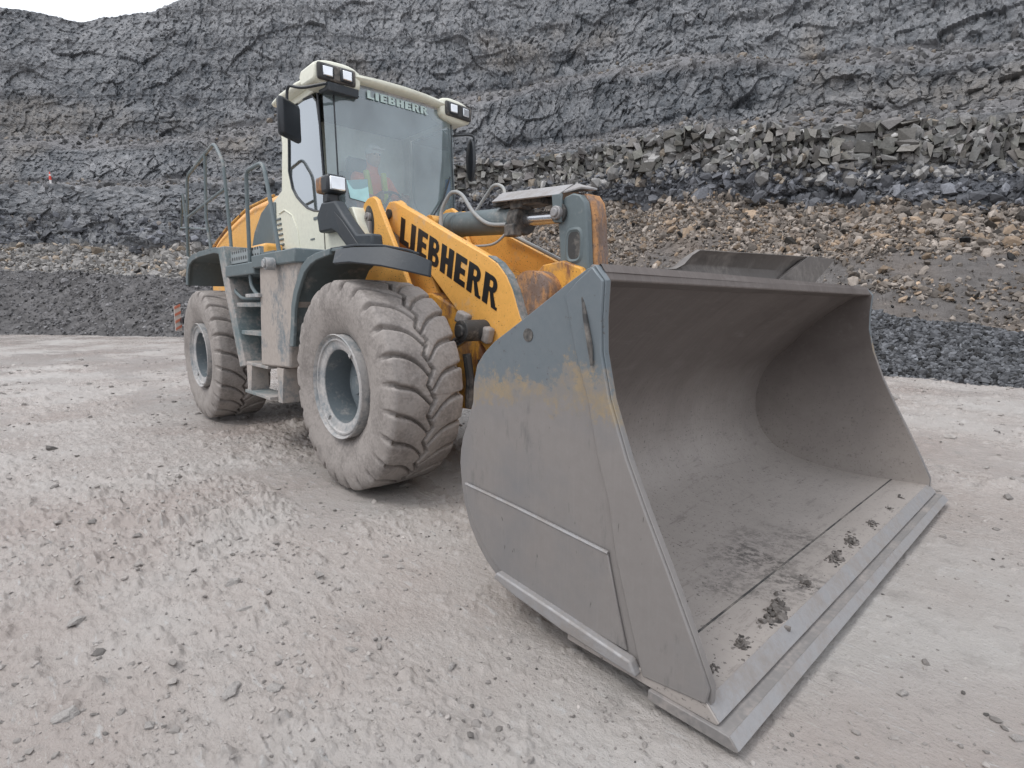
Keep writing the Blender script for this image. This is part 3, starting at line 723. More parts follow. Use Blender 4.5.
# ---- tilt cylinder on the centre line
b = MB().cyl((-.42, 0, 2.20), (.52, 0, 2.145), .112, 28); b.cyl((-.47, 0, 2.203), (-.38, 0, 2.198), .12, 28); b.cyl((-.30, 0, 2.193), (-.26, 0, 2.19), .118, 28); tc = b.build('tilt_cylinder', 'grey', ld, .006)
b = MB().cyl((.50, 0, 2.146), (.62, 0, 2.139), .125, 28).box((.55, -.09, 2.05), (.12, .10, .10)).box((.60, -.05, 2.255), (.14, .12, .08)); b.build('gland', 'underbody', tc, .012)
MB().cyl((.60, 0, 2.14), (1.12, 0, 2.11), .052, 20).build('tilt_rod', 'chrome', tc)
b = MB().cyl((-.66, 0, 2.21), (-.42, 0, 2.20), .07, 16).cyl((-.62, -.12, 2.21), (-.62, .12, 2.21), .10, 20); b.build('cylinder_eye', 'yellow_worn', tc, .006)
b = MB().box((1.10, 0, 2.115), (.10, .12, .14)).cyl((1.12, -.20, 2.115), (1.12, .14, 2.115), .05, 16).cyl((1.12, -.215, 2.115), (1.12, -.19, 2.115), .032, 12); b.build('rod_pin', 'steel', tc, .006)
def hose(pts, r=.017):
    P = [Vector(p) for p in pts]; out = []
    for i in range(len(P) - 1):
        p0, p1, p2, p3 = P[max(i - 1, 0)], P[i], P[i + 1], P[min(i + 2, len(P) - 1)]
        for t in np.linspace(0, 1, 8, endpoint=False):
            out.append(.5 * ((2 * p1) + (p2 - p0) * t + (2 * p0 - 5 * p1 + 4 * p2 - p3) * t * t + (3 * p1 - p0 - 3 * p2 + p3) * t ** 3))
    out.append(P[-1]); return MB().tube(out, r, 10)
hose([(-.30, -.20, 2.05), (-.33, -.18, 2.28), (-.25, -.16, 2.42), (-.17, -.15, 2.455), (-.06, -.14, 2.41), (.10, -.14, 2.24), (.28, -.13, 2.13), (.50, -.12, 2.10)]).build('hydraulic_hose', 'hose', tc)
hose([(-.10, .05, 2.30), (.0, .08, 2.42), (.12, .08, 2.50), (.26, .06, 2.46), (.34, .02, 2.35)], .015).build('hydraulic_hose', 'hose', tc)
hose([(-.22, -.14, 2.08), (-.16, -.15, 1.98), (0, -.14, 1.96), (.35, -.14, 1.95), (.5, -.12, 2.03)], .011).build('hydraulic_hose', 'hose', tc)
hose([(.0, -.16, 1.98), (.05, -.22, 1.90), (.1, -.26, 1.85)], .011).build('hydraulic_hose', 'hose', tc)
b = MB().hexa([(.37, -.17, 2.295), (1.13, -.17, 2.25), (1.13, -.01, 2.345), (.33, -.01, 2.395)], [(.37, -.16, 2.285), (1.13, -.16, 2.24), (1.13, -.01, 2.33), (.33, -.01, 2.38)])
b.hexa([(.33, -.012, 2.395), (1.13, -.012, 2.345), (1.13, .15, 2.26), (.37, .15, 2.30)], [(.33, -.012, 2.38), (1.13, -.012, 2.33), (1.13, .14, 2.25), (.37, .14, 2.29)])
gd = b.build('cylinder_guard', 'steel', tc, .003)
b = MB().hexa([(1.06, -.172, 2.255), (1.16, -.172, 2.25), (1.16, -.172, 2.04), (1.08, -.172, 2.05)], [(1.06, -.15, 2.255), (1.16, -.15, 2.25), (1.16, -.15, 2.04), (1.08, -.15, 2.05)]); b.build('guard_bracket', 'grey', tc, .006)
MB().hexa([(1.15, -.14, 2.27), (1.30, -.12, 2.285), (1.36, -.0, 2.28), (1.17, -.01, 2.345)], [(1.15, -.14, 2.255), (1.30, -.12, 2.27), (1.36, -.0, 2.265), (1.17, -.01, 2.33)]).build('guard_flap', 'steel', tc, .003)
MB().box((.62, .0, 2.265), (.42, .2, .05)).box((.42, -.04, 2.29), (.18, .16, .05)).build('guard_mount', 'underbody', tc, .006)

# ---- bellcrank: grey sides, rusted front edge
bc = [(1.10, 2.05), (1.09, 2.12), (1.12, 2.19), (1.17, 2.23), (1.24, 2.245), (1.31, 2.225), (1.355, 2.17), (1.375, 2.08), (1.40, 1.73), (1.42, 1.50), (1.40, 1.30), (1.48, 1.0), (1.52, .80), (1.42, .74), (1.32, .90), (1.15, 1.28), (1.06, 1.5), (1.13, 1.72)]
bo = MB().prism(bc, -.14, -.075).build('bellcrank', 'grey', ld, .012)
MB().prism([(x + (.018 if x > 1.25 else -.0), z + (.012 if z > 2.1 else 0)) for x, z in bc], -.076, .085).build('bellcrank_core', 'rust_orange', bo, .02)
oc = [(1.262 + .072 * math.copysign(abs(math.cos(q)) ** .6, math.cos(q)), 1.868 + .115 * math.copysign(abs(math.sin(q)) ** .6, math.sin(q))) for q in np.linspace(0, 2 * PI, 28, endpoint=False)]
b = MB(); nn = len(oc); c_ = (1.262, 1.868)
ob_ = [(c_[0] + (x - c_[0]) * 1.22, c_[1] + (z - c_[1]) * 1.16) for x, z in oc]; ib = [(c_[0] + (x - c_[0]) * .8, c_[1] + (z - c_[1]) * .86) for x, z in oc]
vs = [(x, -.1405, z) for x, z in ob_] + [(x, -.150, z) for x, z in oc] + [(x, -.1425, z) for x, z in ib]
b.add(vs, [(i, (i + 1) % nn, nn + (i + 1) % nn, nn + i) for i in range(nn)] + [(nn + i, nn + (i + 1) % nn, 2 * nn + (i + 1) % nn, 2 * nn + i) for i in range(nn)]); b.build('pocket_rim', 'grey', bo)
MB().prism(ib, -.1428, -.139).build('pocket', 'underbody', bo)
MB().cyl((1.12, -.165, 2.115), (1.12, -.14, 2.115), .075, 20).build('pin_boss', 'underbody', bo, .004)

# ---- bucket
prof = [(2.72, 1.545), (2.60, 1.475), (2.45, 1.364), (2.30, 1.235), (2.164, 1.088), (2.03, .955), (1.955, .835), (1.915, .71), (1.905, .60), (1.915, .49), (1.945, .39), (2.015, .28), (2.125, .195), (2.30, .135), (2.55, .097), (2.80, .088), (3.20, .085)]
def smooth_prof(P, k=4):
    P = [Vector(p) for p in P]; out = []
    for i in range(len(P) - 1):
        p0, p1, p2, p3 = P[max(i - 1, 0)], P[i], P[i + 1], P[min(i + 2, len(P) - 1)]
        for t in np.linspace(0, 1, k, endpoint=False):
            out.append(.5 * ((2 * p1) + (p2 - p0) * t + (2 * p0 - 5 * p1 + 4 * p2 - p3) * t * t + (3 * p1 - p0 - 3 * p2 + p3) * t ** 3))
    out.append(P[-1]); return out
SP = smooth_prof(prof); n = len(SP); outp = []
for i in range(n):
    d = (SP[min(i + 1, n - 1)] - SP[max(i - 1, 0)]).normalized(); outp.append(SP[i] + Vector((d.y, -d.x)) * .035 * 1)
# the outer skin lies behind (smaller x / lower z)
ny = 60; ysb = np.linspace(-1.665, 1.665, ny)
vs = []
for y in ysb:
    for p in SP:
        dent = .006 * float(np.sin(y * 2.3 + p.x * 3) * np.sin(p.y * 4 + y)); vs.append((p.x + dent, y, p.y))
fs = [(a * n + i, (a + 1) * n + i, (a + 1) * n + i + 1, a * n + i + 1) for a in range(ny - 1) for i in range(n - 1)]
bk = MB().add(vs, fs)
o0 = len(bk.v); bk.v += [(p.x, y, p.y) for y in (-1.665, 1.665) for p in outp]
bk.f += [(o0 + i, o0 + i + 1, o0 + n + i + 1, o0 + n + i) for i in range(n - 1)]
bk.f += [(0, (ny - 1) * n, o0 + n, o0), (n - 1, ny * n - 1, o0 + 2 * n - 1, o0 + n - 1)]
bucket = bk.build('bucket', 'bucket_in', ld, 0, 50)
bucket['label'] = 'wide bucket tipped level with its mouth open, coated in grey slurry'
side_o = [(2.700, 1.570), (2.748, 1.513), (2.742, 1.38), (2.747, 1.252), (2.788, 1.081), (2.871, .871), (2.96, .69), (3.058, .503), (3.15, .32), (3.228, .155), (3.228, .095), (2.95, .055), (2.60, .07), (2.35, .10), (2.155, .148), (2.075, .198), (2.005, .262), (1.945, .345), (1.905, .445), (1.882, .55), (1.872, .648), (1.880, .72), (1.900, .788), (1.94, .87), (1.978, .97), (1.985, 1.06), (2.01, 1.148), (2.06, 1.205), (2.131, 1.261), (2.365, 1.392), (2.551, 1.500), (2.66, 1.558)]
for sg in (-1, 1):
    a, c = (-1.69, -1.660) if sg < 0 else (1.660, 1.69)
    sp = MB().prism(side_o, a, c).build('side_plate', 'bucket_out', bucket, .003)
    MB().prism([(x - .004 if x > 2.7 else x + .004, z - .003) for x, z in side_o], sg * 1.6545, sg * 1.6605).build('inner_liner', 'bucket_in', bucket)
    # heavier front strip, proud of the plate
    st_o = [(2.696, 1.562), (2.744, 1.510), (2.738, 1.38), (2.743, 1.252), (2.784, 1.081), (2.867, .871), (2.956, .69), (3.054, .503), (3.146, .32), (3.224, .155), (3.216, .100), (2.967, .072), (2.90, .28), (2.833, .499), (2.794, .699), (2.738, .86), (2.689, 1.059), (2.62, 1.25), (2.577, 1.413), (2.565, 1.46), (2.62, 1.51)]
    MB().prism(st_o, sg * 1.6895, sg * 1.706).build('side_cutter', 'bucket_out', bucket, .004)
    # lower wear plate with a bright top edge
    wp = [(1.930, .552), (2.30, .528), (2.795, .486), (2.845, .30), (2.895, .135), (2.40, .155), (2.20, .185), (2.115, .235), (2.055, .29), (1.99, .375), (1.945, .46)]
    MB().prism(wp, sg * 1.6895, sg * 1.702).build('wear_plate', 'bucket_out', bucket, .004)
    MB().tube([(1.93, sg * 1.699, .555), (2.30, sg * 1.699, .531), (2.795, sg * 1.699, .489)], .008, 6).build('weld_bead', 'steel', bucket)
    b = MB().prism([(2.17, .165), (2.19, .200), (2.55, .165), (2.93, .125), (2.96, .075), (2.6, .095), (2.3, .135)], sg * 1.6895, sg * 1.735); b.build('wear_strip', 'steel', bucket, .008)
    MB().tube([(2.645, sg * 1.697, 1.47), (2.672, sg * 1.7115, 1.38), (2.700, sg * 1.714, 1.27), (2.71, sg * 1.714, 1.20)], [.006, .010, .011, .005], 8).build('weld_scar', 'underbody', bucket)
    MB().cyl((2.35, sg * 1.6895, 1.30), (2.35, sg * 1.693, 1.30), .028, 16).build('plug_hole', 'underbody', bucket)
# lip bar along the top
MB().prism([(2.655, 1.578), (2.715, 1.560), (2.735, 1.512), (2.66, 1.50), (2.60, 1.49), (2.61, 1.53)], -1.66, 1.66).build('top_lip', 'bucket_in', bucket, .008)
# base edge with a ground bevel, then the bolt-on edge under it
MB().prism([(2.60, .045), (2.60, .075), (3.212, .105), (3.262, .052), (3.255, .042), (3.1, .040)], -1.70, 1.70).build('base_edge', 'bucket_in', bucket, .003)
MB().prism([(3.210, .1060), (3.2600, .0515), (3.2625, .0545), (3.2115, .1095)], -1.695, 1.695).build('bevel_face', 'steel', bucket)
MB().prism([(3.00, .0), (3.00, .040), (3.255, .041), (3.305, .039), (3.338, .004), (3.325, -.004)], -1.715, 1.715).build('cutting_edge', 'edge_steel', bucket, .003)
MB().prism([(3.304, .0395), (3.336, .0050), (3.338, .0075), (3.306, .0425)], -1.712, 1.712).build('edge_bevel', 'steel', bucket)
MB().box((2.985, 0, .0958), (.008, 3.30, .004)).build('seam', 'underbody', bucket)
# spill guard on the lip
b = MB(); rows = []
for y in np.linspace(-1.02, .62, 24):
    e = sstep(-1.02, -.80, np.array([y]))[0]; ht = .05 + .10 * e if y < -.8 else .15 + .055 * (y + .8) / 1.4
    row = [(2.62, y + 0, 1.540), (2.585, y, 1.60), (2.575, y, 1.54 + ht * .55), (2.60, y, 1.54 + ht * .86), (2.635, y, 1.54 + ht)]
    rows.append(row + [(x - .022, yy, z + .004) for x, yy, z in reversed(row)])
n = len(rows[0]); vs = [q for r in rows for q in r]
fs = [(i * n + k, i * n + (k + 1) % n, (i + 1) * n + (k + 1) % n, (i + 1) * n + k) for i in range(len(rows) - 1) for k in range(n)] + [tuple(range(n)), tuple(range((len(rows) - 1) * n, len(rows) * n))[::-1]]
b.add(vs, fs).build('spill_guard', 'guard_steel', bucket, .004)
MB().hexa([(2.61, .10, 1.545), (2.66, .60, 1.545), (2.62, 1.16, 1.762), (2.637, .60, 1.748)], [(2.59, .10, 1.545), (2.64, .60, 1.545), (2.60, 1.16, 1.765), (2.615, .60, 1.751)]).build('guard_wing', 'guard_steel', bucket, .003)
# ears behind the bucket
for y in (-.45, .39): MB().prism([(1.86, .50), (1.86, .74), (2.02, 1.05), (1.90, 1.1), (1.72, .62), (1.72, .36), (1.90, .42)], y - .07, y).build('bucket_ear', 'bucket_out', bucket, .01)
MB().cyl((1.47, -.04, .80), (1.84, -.04, .74), .06, 12).build('tilt_link', 'underbody', ld)

# ================================================================== DRIVER
def skinned(name, pts, edges, mat, sub=2):
    me = bpy.data.meshes.new(name); me.from_pydata([p[:3] for p in pts], edges, []); me.materials.append(M[mat])
    o = bpy.data.objects.new(name, me); COL.objects.link(o)
    s = o.modifiers.new('s', 'SKIN'); me.skin_vertices.new() if not me.skin_vertices else None
    for i, p in enumerate(pts):
        r = p[3] if isinstance(p[3], tuple) else (p[3], p[3]); me.skin_vertices[0].data[i].radius = r
    me.skin_vertices[0].data[0].use_root = True
    s.use_smooth_shade = True
    d = o.modifiers.new('d', 'SUBSURF'); d.levels = sub; d.render_levels = sub
    return o
px = -1.88
body_pts = [(px, 0, 2.38, (.17, .14)), (px - .05, 0, 2.58, (.17, .12)), (px - .05, 0, 2.78, (.19, .12)), (px - .04, 0, 2.90, (.10, .09)), (px - .01, 0, 2.99, .055), (px + .01, 0, 3.10, (.085, .10)), (px + .01, 0, 3.19, (.07, .085)),
            (px - .03, -.20, 2.86, .075), (px + .08, -.27, 2.64, .055), (px + .32, -.16, 2.58, .042), (px + .40, -.14, 2.60, .035),
            (px - .03, .20, 2.86, .075), (px + .08, .27, 2.64, .055), (px + .32, .16, 2.58, .042), (px + .40, .14, 2.60, .035),
            (px + .08, -.11, 2.36, .10), (px + .46, -.14, 2.38, .075), (px + .56, -.14, 2.10, .055),
            (px + .08, .11, 2.36, .10), (px + .46, .14, 2.38, .075), (px + .56, .14, 2.10, .055)]
ed = [(0, 1), (1, 2), (2, 3), (3, 4), (4, 5), (5, 6), (2, 7), (7, 8), (8, 9), (9, 10), (2, 11), (11, 12), (12, 13), (13, 14), (0, 15), (15, 16), (16, 17), (0, 18), (18, 19), (19, 20)]
pr = skinned('person', body_pts, ed, 'hivis_orange')
tag(pr, 'driver in orange and yellow high visibility jacket seated behind the windscreen', 'person')
# face: skin, eyes, nose; cap; vest and gloves as its clothing
face = MB(); 
def ball(b, c, r, seg=14):
    vs = []; 
    for i in range(seg + 1):
        a = PI * i / seg
        for k in range(seg): q = 2 * PI * k / seg; vs.append((c[0] + r[0] * math.sin(a) * math.cos(q), c[1] + r[1] * math.sin(a) * math.sin(q), c[2] + r[2] * math.cos(a)))
    b.add(vs, [(i * seg + k, i * seg + (k + 1) % seg, (i + 1) * seg + (k + 1) % seg, (i + 1) * seg + k) for i in range(seg) for k in range(seg)])
ball(face, (px + .025, 0, 3.10), (.090, .078, .118)); ball(face, (px + .118, 0, 3.09), (.018, .013, .022)); ball(face, (px + .02, -.08, 3.09), (.018, .012, .03)); ball(face, (px + .02, .08, 3.09), (.018, .012, .03)); face.build('face', 'skin', pr)
for ey in (-.030, .030): e = MB(); ball(e, (px + .105, ey, 3.115), (.012, .012, .009)); e.build('eye', 'black', pr)
MB().box((px + .11, 0, 3.045), (.01, .045, .008)).build('mouth', 'skin', pr)
e = MB(); ball(e, (px + .015, 0, 3.16), (.105, .092, .085)); e.box((px + .12, 0, 3.165), (.09, .13, .015)); e.build('hard_hat', 'white', pr, .004)
e = MB().tube([(px + .04, -.11, 2.93), (px + .085, -.10, 2.75), (px + .12, -.09, 2.48)], .035, 8).tube([(px + .04, .11, 2.93), (px + .085, .10, 2.75), (px + .12, .09, 2.48)], .035, 8).tube([(px + .12, -.15, 2.56), (px + .13, 0, 2.56), (px + .12, .15, 2.56)], .03, 8); e.build('vest_stripe', 'hivis_yellow', pr)
for sg in (-1, 1):
    h = MB(); ball(h, (px + .42, sg * .15, 2.60), (.045, .035, .05))
    for k in range(4): h.tube([(px + .43, sg * (.13 + .0 * k), 2.63 - k * .022), (px + .47, sg * (.15), 2.635 - k * .022), (px + .455, sg * .178, 2.63 - k * .022)], .010, 6)
    h.tube([(px + .40, sg * .13, 2.62), (px + .42, sg * .12, 2.66)], .012, 6); h.build('hand', 'skin', pr)
# sheet of paper lying behind the glass
pp = MB().hexa([(-1.24, -.62, 2.49), (-1.22, -.42, 2.46), (-1.25, -.42, 2.70), (-1.27, -.64, 2.66)], [(-1.243, -.62, 2.49), (-1.223, -.42, 2.46), (-1.253, -.42, 2.70), (-1.273, -.64, 2.66)]).build('paper_sheet', 'paper')
tag(pp, 'pale turquoise sheet of paper standing inside the bottom corner of the windscreen', 'paper')

exec_env = None
# ================================================================== GROUND
def ground_height(x, y):
    P = np.stack([x, y, x * 0], 1)
    r = np.hypot(x - CAM[0], y - CAM[1])
    big = .035 * fbm(P * .35, 3, 1)
    # streaks dragged along the travel direction
    c, s = math.cos(.35), math.sin(.35); u = x * c + y * s; v = -x * s + y * c
    Q = np.stack([u * 1.3, v * 7, x * 0], 1); st = fbm(Q, 4, 20)
    Q2 = np.stack([u * 5, v * 22, x * 0], 1); st2 = fbm(Q2, 3, 30)
    mask = sstep(-.15, .35, fbm(P * .55 + 7.3, 3, 40)); pud = 1 - .85 * sstep(.18, .34, fbm(P * [.5, .8, 1] + 3.1, 3, 44))
    chips = np.clip(fbm(P * 9, 4, 50) - .12, 0, 1) * .042 * (.3 + .9 * mask)
    wq = worley(np.stack([u * 9 + .6 * st, v * 17 + .6 * st2, x * 0], 1), 90); wr = worley(np.stack([u * 24, v * 38, x * 0], 1), 95)
    flake = (wq[2] > .72) * (.010 + .03 * wq[3]) * sstep(.02, .10, wq[1] - wq[0]) * (.45 + mask) + (wr[2] > .76) * .007 * sstep(.02, .12, wr[1] - wr[0]) * (.7 + mask)
    chips = (chips + flake * sstep(14, 7, r)) * pud
    clod = np.clip(fbm(P * 4.2, 4, 60) - .30, 0, 1) * .13 * mask + np.clip(fbm(P * 12, 3, 64) - .30, 0, 1) * .07
    fine = .006 * fbm(P * 34, 2, 70) * (.6 + mask)
    rut = .012 * np.sin(v * 5.5 + 1.5 * fbm(P * .8, 2, 80)) * sstep(9, 14, r)
    pud = pud + 0 * x
    h = big + .006 * st + .0022 * st2 * (.4 + mask) + chips + clod + fine + rut
    h = big + (h - big) * (.25 + .75 * pud)
    near = np.minimum(1, sstep(0, .5, np.abs(y) - 2.0 + 0 * x) + sstep(0, .6, x - 3.9) + sstep(0, .6, 1.4 - x))       # flat pad where the bucket lies
    wheels = 1
    for wx in (0, -WB):
        for wy in (-YC, YC): wheels = wheels * sstep(.35, 1.0, np.hypot((x - wx) / 1.2, (y - wy)))
    return h * (.35 + .65 * near * wheels) - .004 * (1 - near) - .022 * (1 - wheels * near) - .010, mask

def polar_grid(a0, a1, na, rest, r):
    az = np.concatenate([np.linspace(a0, a1, na), np.linspace(a1, a0 + 360, rest + 2)[1:-1]]); return np.radians(az), r
az, rr = polar_grid(62, 212, 1350, 130, None)
rad = np.concatenate([[.02, .3, .6], np.geomspace(.85, 42, 760), np.geomspace(45, 400, 14)])
A, Rd = np.meshgrid(az, rad, indexing='ij'); X = CAM[0] + Rd * np.cos(A); Y = CAM[1] + Rd * np.sin(A)
H, mk = ground_height(X.ravel(), Y.ravel()); PUD = sstep(.10, .34, fbm(np.stack([X.ravel(), Y.ravel(), X.ravel() * 0], 1) * [.5, .8, 1] + 3.1, 3, 44)); H = H * (1 - sstep(60, 120, Rd.ravel()))
GV = np.stack([X.ravel(), Y.ravel(), H], 1)
m, nt, bs, out = new_mat('wet_quarry_mud'); v = coords(nt)
n1 = noise(nt, v, .45, 4, .6); n2 = noise(nt, v, 6, 8, .65); n3 = noise(nt, v, 60, 6, .75); n4 = noise(nt, coords(nt, scale=(1, 3.5, 1)), 9, 8, .7, .4)
c = mix(nt, ramp(nt, n1, .35, .65), (.345, .298, .272), (.415, .392, .372))
c = mix(nt, ramp(nt, n2, .56, .76), c, (.27, .25, .235))
c = mix(nt, ramp(nt, n4, .58, .68), c, (.44, .43, .42))
c = mix(nt, ramp(nt, n3, .60, .68), c, (.17, .155, .148))
nt.links.new(c, bs.inputs['Base Color'])
wet = ramp(nt, mth(nt, 'ADD', mth(nt, 'MULTIPLY', n1, .6), mth(nt, 'MULTIPLY', n4, .4)), .42, .62, (.17, .17, .17, 1), (.50, .50, .50, 1))
at_ = N(nt, 'ShaderNodeAttribute'); at_.attribute_name = 'Col'; wet = mix(nt, mth(nt, 'MULTIPLY', at_.outputs['Fac'], .8), wet, (.13, .13, .13)); nt.links.new(wet, bs.inputs['Roughness']); bs.inputs['Specular IOR Level'].default_value = .45
bump(nt, bs, mth(nt, 'ADD', mth(nt, 'MULTIPLY', n2, .5), mth(nt, 'ADD', mth(nt, 'MULTIPLY', n3, .35), mth(nt, 'MULTIPLY', n4, .25))), 1.0, .03)
M['mud'] = m
gr = grid_mesh('ground', GV, len(az), len(rad), 'mud', wrap=True, col=np.repeat(PUD[:, None], 3, axis=1)); tag(gr, kind='structure')

# ================================================================== QUARRY FACE
# columns of (distance, height) by azimuth as seen from where the photographer stood; features in order from the foot of the spoil to the rim
def zof(D, py, cosoff=1.0): return None
AZ = np.array([40, 62, 80, 95, 103, 112, 119, 126, 133, 140, 150, 159, 168, 173, 179, 195, 220])
def col(*v): return np.array(v, float)
# pile foot, pile crest, dip, rubble top, ledge1 top, ledge1 back, ledge2 top, ledge2 back, rim
D = {
'foot':  col(14, 13.5, 13.2, 13.4, 13.7, 15, 17, 19.5, 22, 24, 27, 29, 31, 34, 38, 44, 50),
'crest': col(16.5, 16, 15.8, 16.0, 16.2, 18, 20, 22.5, 25, 27, 30.5, 33, 35, 38.5, 43, 49, 55),
'dip':   col(17.3, 16.8, 16.6, 16.8, 17, 18.8, 20.8, 23.3, 25.8, 27.8, 31.3, 33.8, 36, 39.5, 44, 50, 56),
'rub':   col(30, 29, 28.5, 28, 28, 28.5, 29.5, 31, 33, 34.5, 36.5, 38, 40, 43, 47.5, 54, 60),
'l1':    col(31.5, 30.5, 30, 29.5, 29.5, 30, 31, 32.5, 34.5, 36, 38.2, 40, 42, 45, 49.5, 56, 62),
'l1b':   col(34, 33, 32.5, 32, 32, 32.5, 33.5, 35, 37, 38.8, 41, 43, 45, 48, 52, 59, 65),
'l2':    col(35.5, 34.5, 34, 33.5, 33.5, 34, 35, 36.5, 38.5, 40.3, 42.7, 44.8, 47, 50, 54, 61, 67),
'l2b':   col(39, 38, 37.5, 37, 37, 37.5, 38.5, 40, 42, 43.5, 45.5, 47.5, 49.5, 52.5, 56.5, 63, 69),
'rim':   col(44, 43, 42.5, 42, 42, 42.5, 43.5, 45, 47, 48.5, 50.5, 52.5, 54.5, 57.5, 61.5, 68, 74)}
# image rows measured along those azimuths turned to elevation slopes (tan of elevation / per metre of distance)
def el(*v): return np.array(v, float)
SLOPE = {  # (z - 1.414) / D
'crest': el(-.055, -.045, -.036, -.034, -.008, .012, .030, .040, .045, .045, .045, .045, .044, .046, .048, .048, .048),
'dip':   el(-.058, -.050, -.042, -.040, -.016, .005, .024, .034, .040, .040, .040, .040, .040, .042, .044, .044, .044),
'rub':   el(.120, .121, .121, .1204, .140, .160, .1745, .168, .160, .155, .125, .105, .082, .080, .0785, .078, .078),
'l1':    el(.235, .245, .252, .2589, .262, .273, .285, .275, .258, .245, .222, .200, .178, .168, .1546, .15, .148),
'l1b':   el(.240, .250, .258, .266, .272, .284, .295, .285, .268, .255, .230, .208, .185, .174, .160, .155, .152),
'l2':    el(.335, .350, .358, .3204, .340, .362, .3832, .385, .372, .345, .305, .276, .238, .222, .2074, .20, .198),
'l2b':   el(.345, .360, .368, .333, .352, .374, .395, .397, .385, .355, .315, .286, .248, .232, .216, .208, .205),
'rim':   el(.45, .52, .66, .66, .66, .66, .66, .66, .64, .62, .57, .515, .420, .388, .366, .36, .36)}
names = ['foot', 'crest', 'dip', 'rub', 'l1', 'l1b', 'l2', 'l2b', 'rim']
def profile_at(azd):
    Ds, Zs = [], []
    for k in names:
        d = np.interp(azd, AZ, D[k]); Ds.append(d)
        Zs.append(np.full_like(d, -.12) if k == 'foot' else CAM[2] + d * np.interp(azd, AZ, SLOPE[k]))
    Ds.append(Ds[-1] + 6); Zs.append(Zs[-1] + .4); Ds.append(Ds[-1] + 120); Zs.append(Zs[-1] - 4)
    return np.array(Ds), np.array(Zs)
azg = np.concatenate([np.linspace(42, 70, 90)[:-1], np.linspace(70, 84, 130)[:-1], np.linspace(84, 184, 1500), np.linspace(184, 209, 170)[1:]])
cnt = [46, 8, 95, 85, 14, 75, 16, 190, 10, 6]; ts = np.concatenate([k + np.linspace(0, 1, c, endpoint=False) for k, c in enumerate(cnt)] + [[10.]])
DP, ZP = profile_at(azg)               # (11, na)
end_ = np.minimum(sstep(42, 62, azg), 1 - sstep(187, 209, azg))     # the face runs out to the pit floor at both ends
ZP = (ZP + .12) * (end_ * .985 + .015)[None, :] - .12 - .25 * (1 - end_)[None, :]
k = np.minimum(ts.astype(int), 9); f = ts - k
jit = lambda s, sc, am: am * fbm(np.stack([azg * sc, azg * 0, azg * 0], 1), 3, s)
for r_, (s_, am) in enumerate([(101, .25), (102, .25), (103, .2), (104, .8), (105, .7), (106, .6), (107, .9), (108, .7), (109, 1.0)]):
    DP[r_] += jit(s_, .12, am)
for r_, am in ((3, .3), (4, .25), (5, .25), (6, .35), (7, .3), (8, .5)): ZP[r_] += jit(200 + r_, .3, am * (.4 if r_ == 8 else 1))
GD = DP[k] * (1 - f)[:, None] + DP[k + 1] * f[:, None]; GZ = ZP[k] * (1 - f)[:, None] + ZP[k + 1] * f[:, None]
GD = GD.T; GZ = GZ.T                    # (na, nt)
T = np.broadcast_to(ts[None, :], GD.shape); AZG = np.broadcast_to(azg[:, None], GD.shape)
ar = np.radians(AZG); PX = CAM[0] + GD * np.cos(ar); PY = CAM[1] + GD * np.sin(ar)
P = np.stack([PX.ravel(), PY.ravel(), GZ.ravel()], 1)
t_ = T.ravel(); a_ = AZG.ravel()
cliff = np.maximum.reduce([sstep(3.0, 3.2, t_) * (1 - sstep(3.85, 4.02, t_)), sstep(5.0, 5.12, t_) * (1 - sstep(5.85, 6.03, t_)), sstep(7.0, 7.03, t_) * (1 - sstep(7.98, 8.03, t_))])
Pw = P + .45 * np.stack([fbm(P * .5, 3, 7), fbm(P * .5, 3, 8), .5 * fbm(P * .5, 3, 9)], 1)
S1 = Pw * [.45, .45, .60]; w1 = worley(S1, 3)
S2 = Pw * np.where((t_ > 5)[:, None], np.array([[1.7, 1.7, .9]]), np.array([[1.2, 1.2, 2.2]])); w2 = worley(S2, 13)
S3 = (P + .15 * (Pw - P)) * np.where((t_ > 5)[:, None], np.array([[4.4, 4.4, 2.8]]), np.array([[3.0, 3.0, 5.0]])); w3 = worley(S3, 23)
bigd = fbm(P * .09, 3, 31); med = ridged(P * [.35, .35, .5], 4, 41)
bigd = bigd * 1.5 * sstep(2.7, 3.2, t_)
disp = cliff * (.34 * (w1[2] - .5) + .8 * w1[3] + .05 * fbm(P * [9, 9, 9], 2, 77) + .22 * (w2[2] - .5) + .36 * w2[3] + .16 * (w3[2] - .5) + .26 * w3[3] - .07 * (1 - sstep(0, .12, w2[1] - w2[0])))
soft = 1 - cliff
disp *= .68
disp += soft * sstep(.02, .2, t_) * (.25 * fbm(P * .5, 3, 51) + .10 * fbm(P * 1.8, 3, 52) + .05 * (w3[2] - .5) + .03 * w3[3])
# push mainly away from / toward the viewer's side (radially), a little upwards
ox = -np.cos(np.radians(a_)); oy = -np.sin(np.radians(a_))
P2 = P.copy(); P2[:, 0] += ox * (disp * .95 + bigd); P2[:, 1] += oy * (disp * .95 + bigd); P2[:, 2] += disp * np.where(cliff > .5, .15, .8)
# strata steps
strat = np.sin(P[:, 2] * 2.6 + 1.4 * fbm(P * [.12, .12, .5], 3, 61)); P2[:, 0] += ox * cliff * .09 * np.sign(strat) * np.abs(strat) ** .4; P2[:, 1] += oy * cliff * .09 * np.sign(strat) * np.abs(strat) ** .4
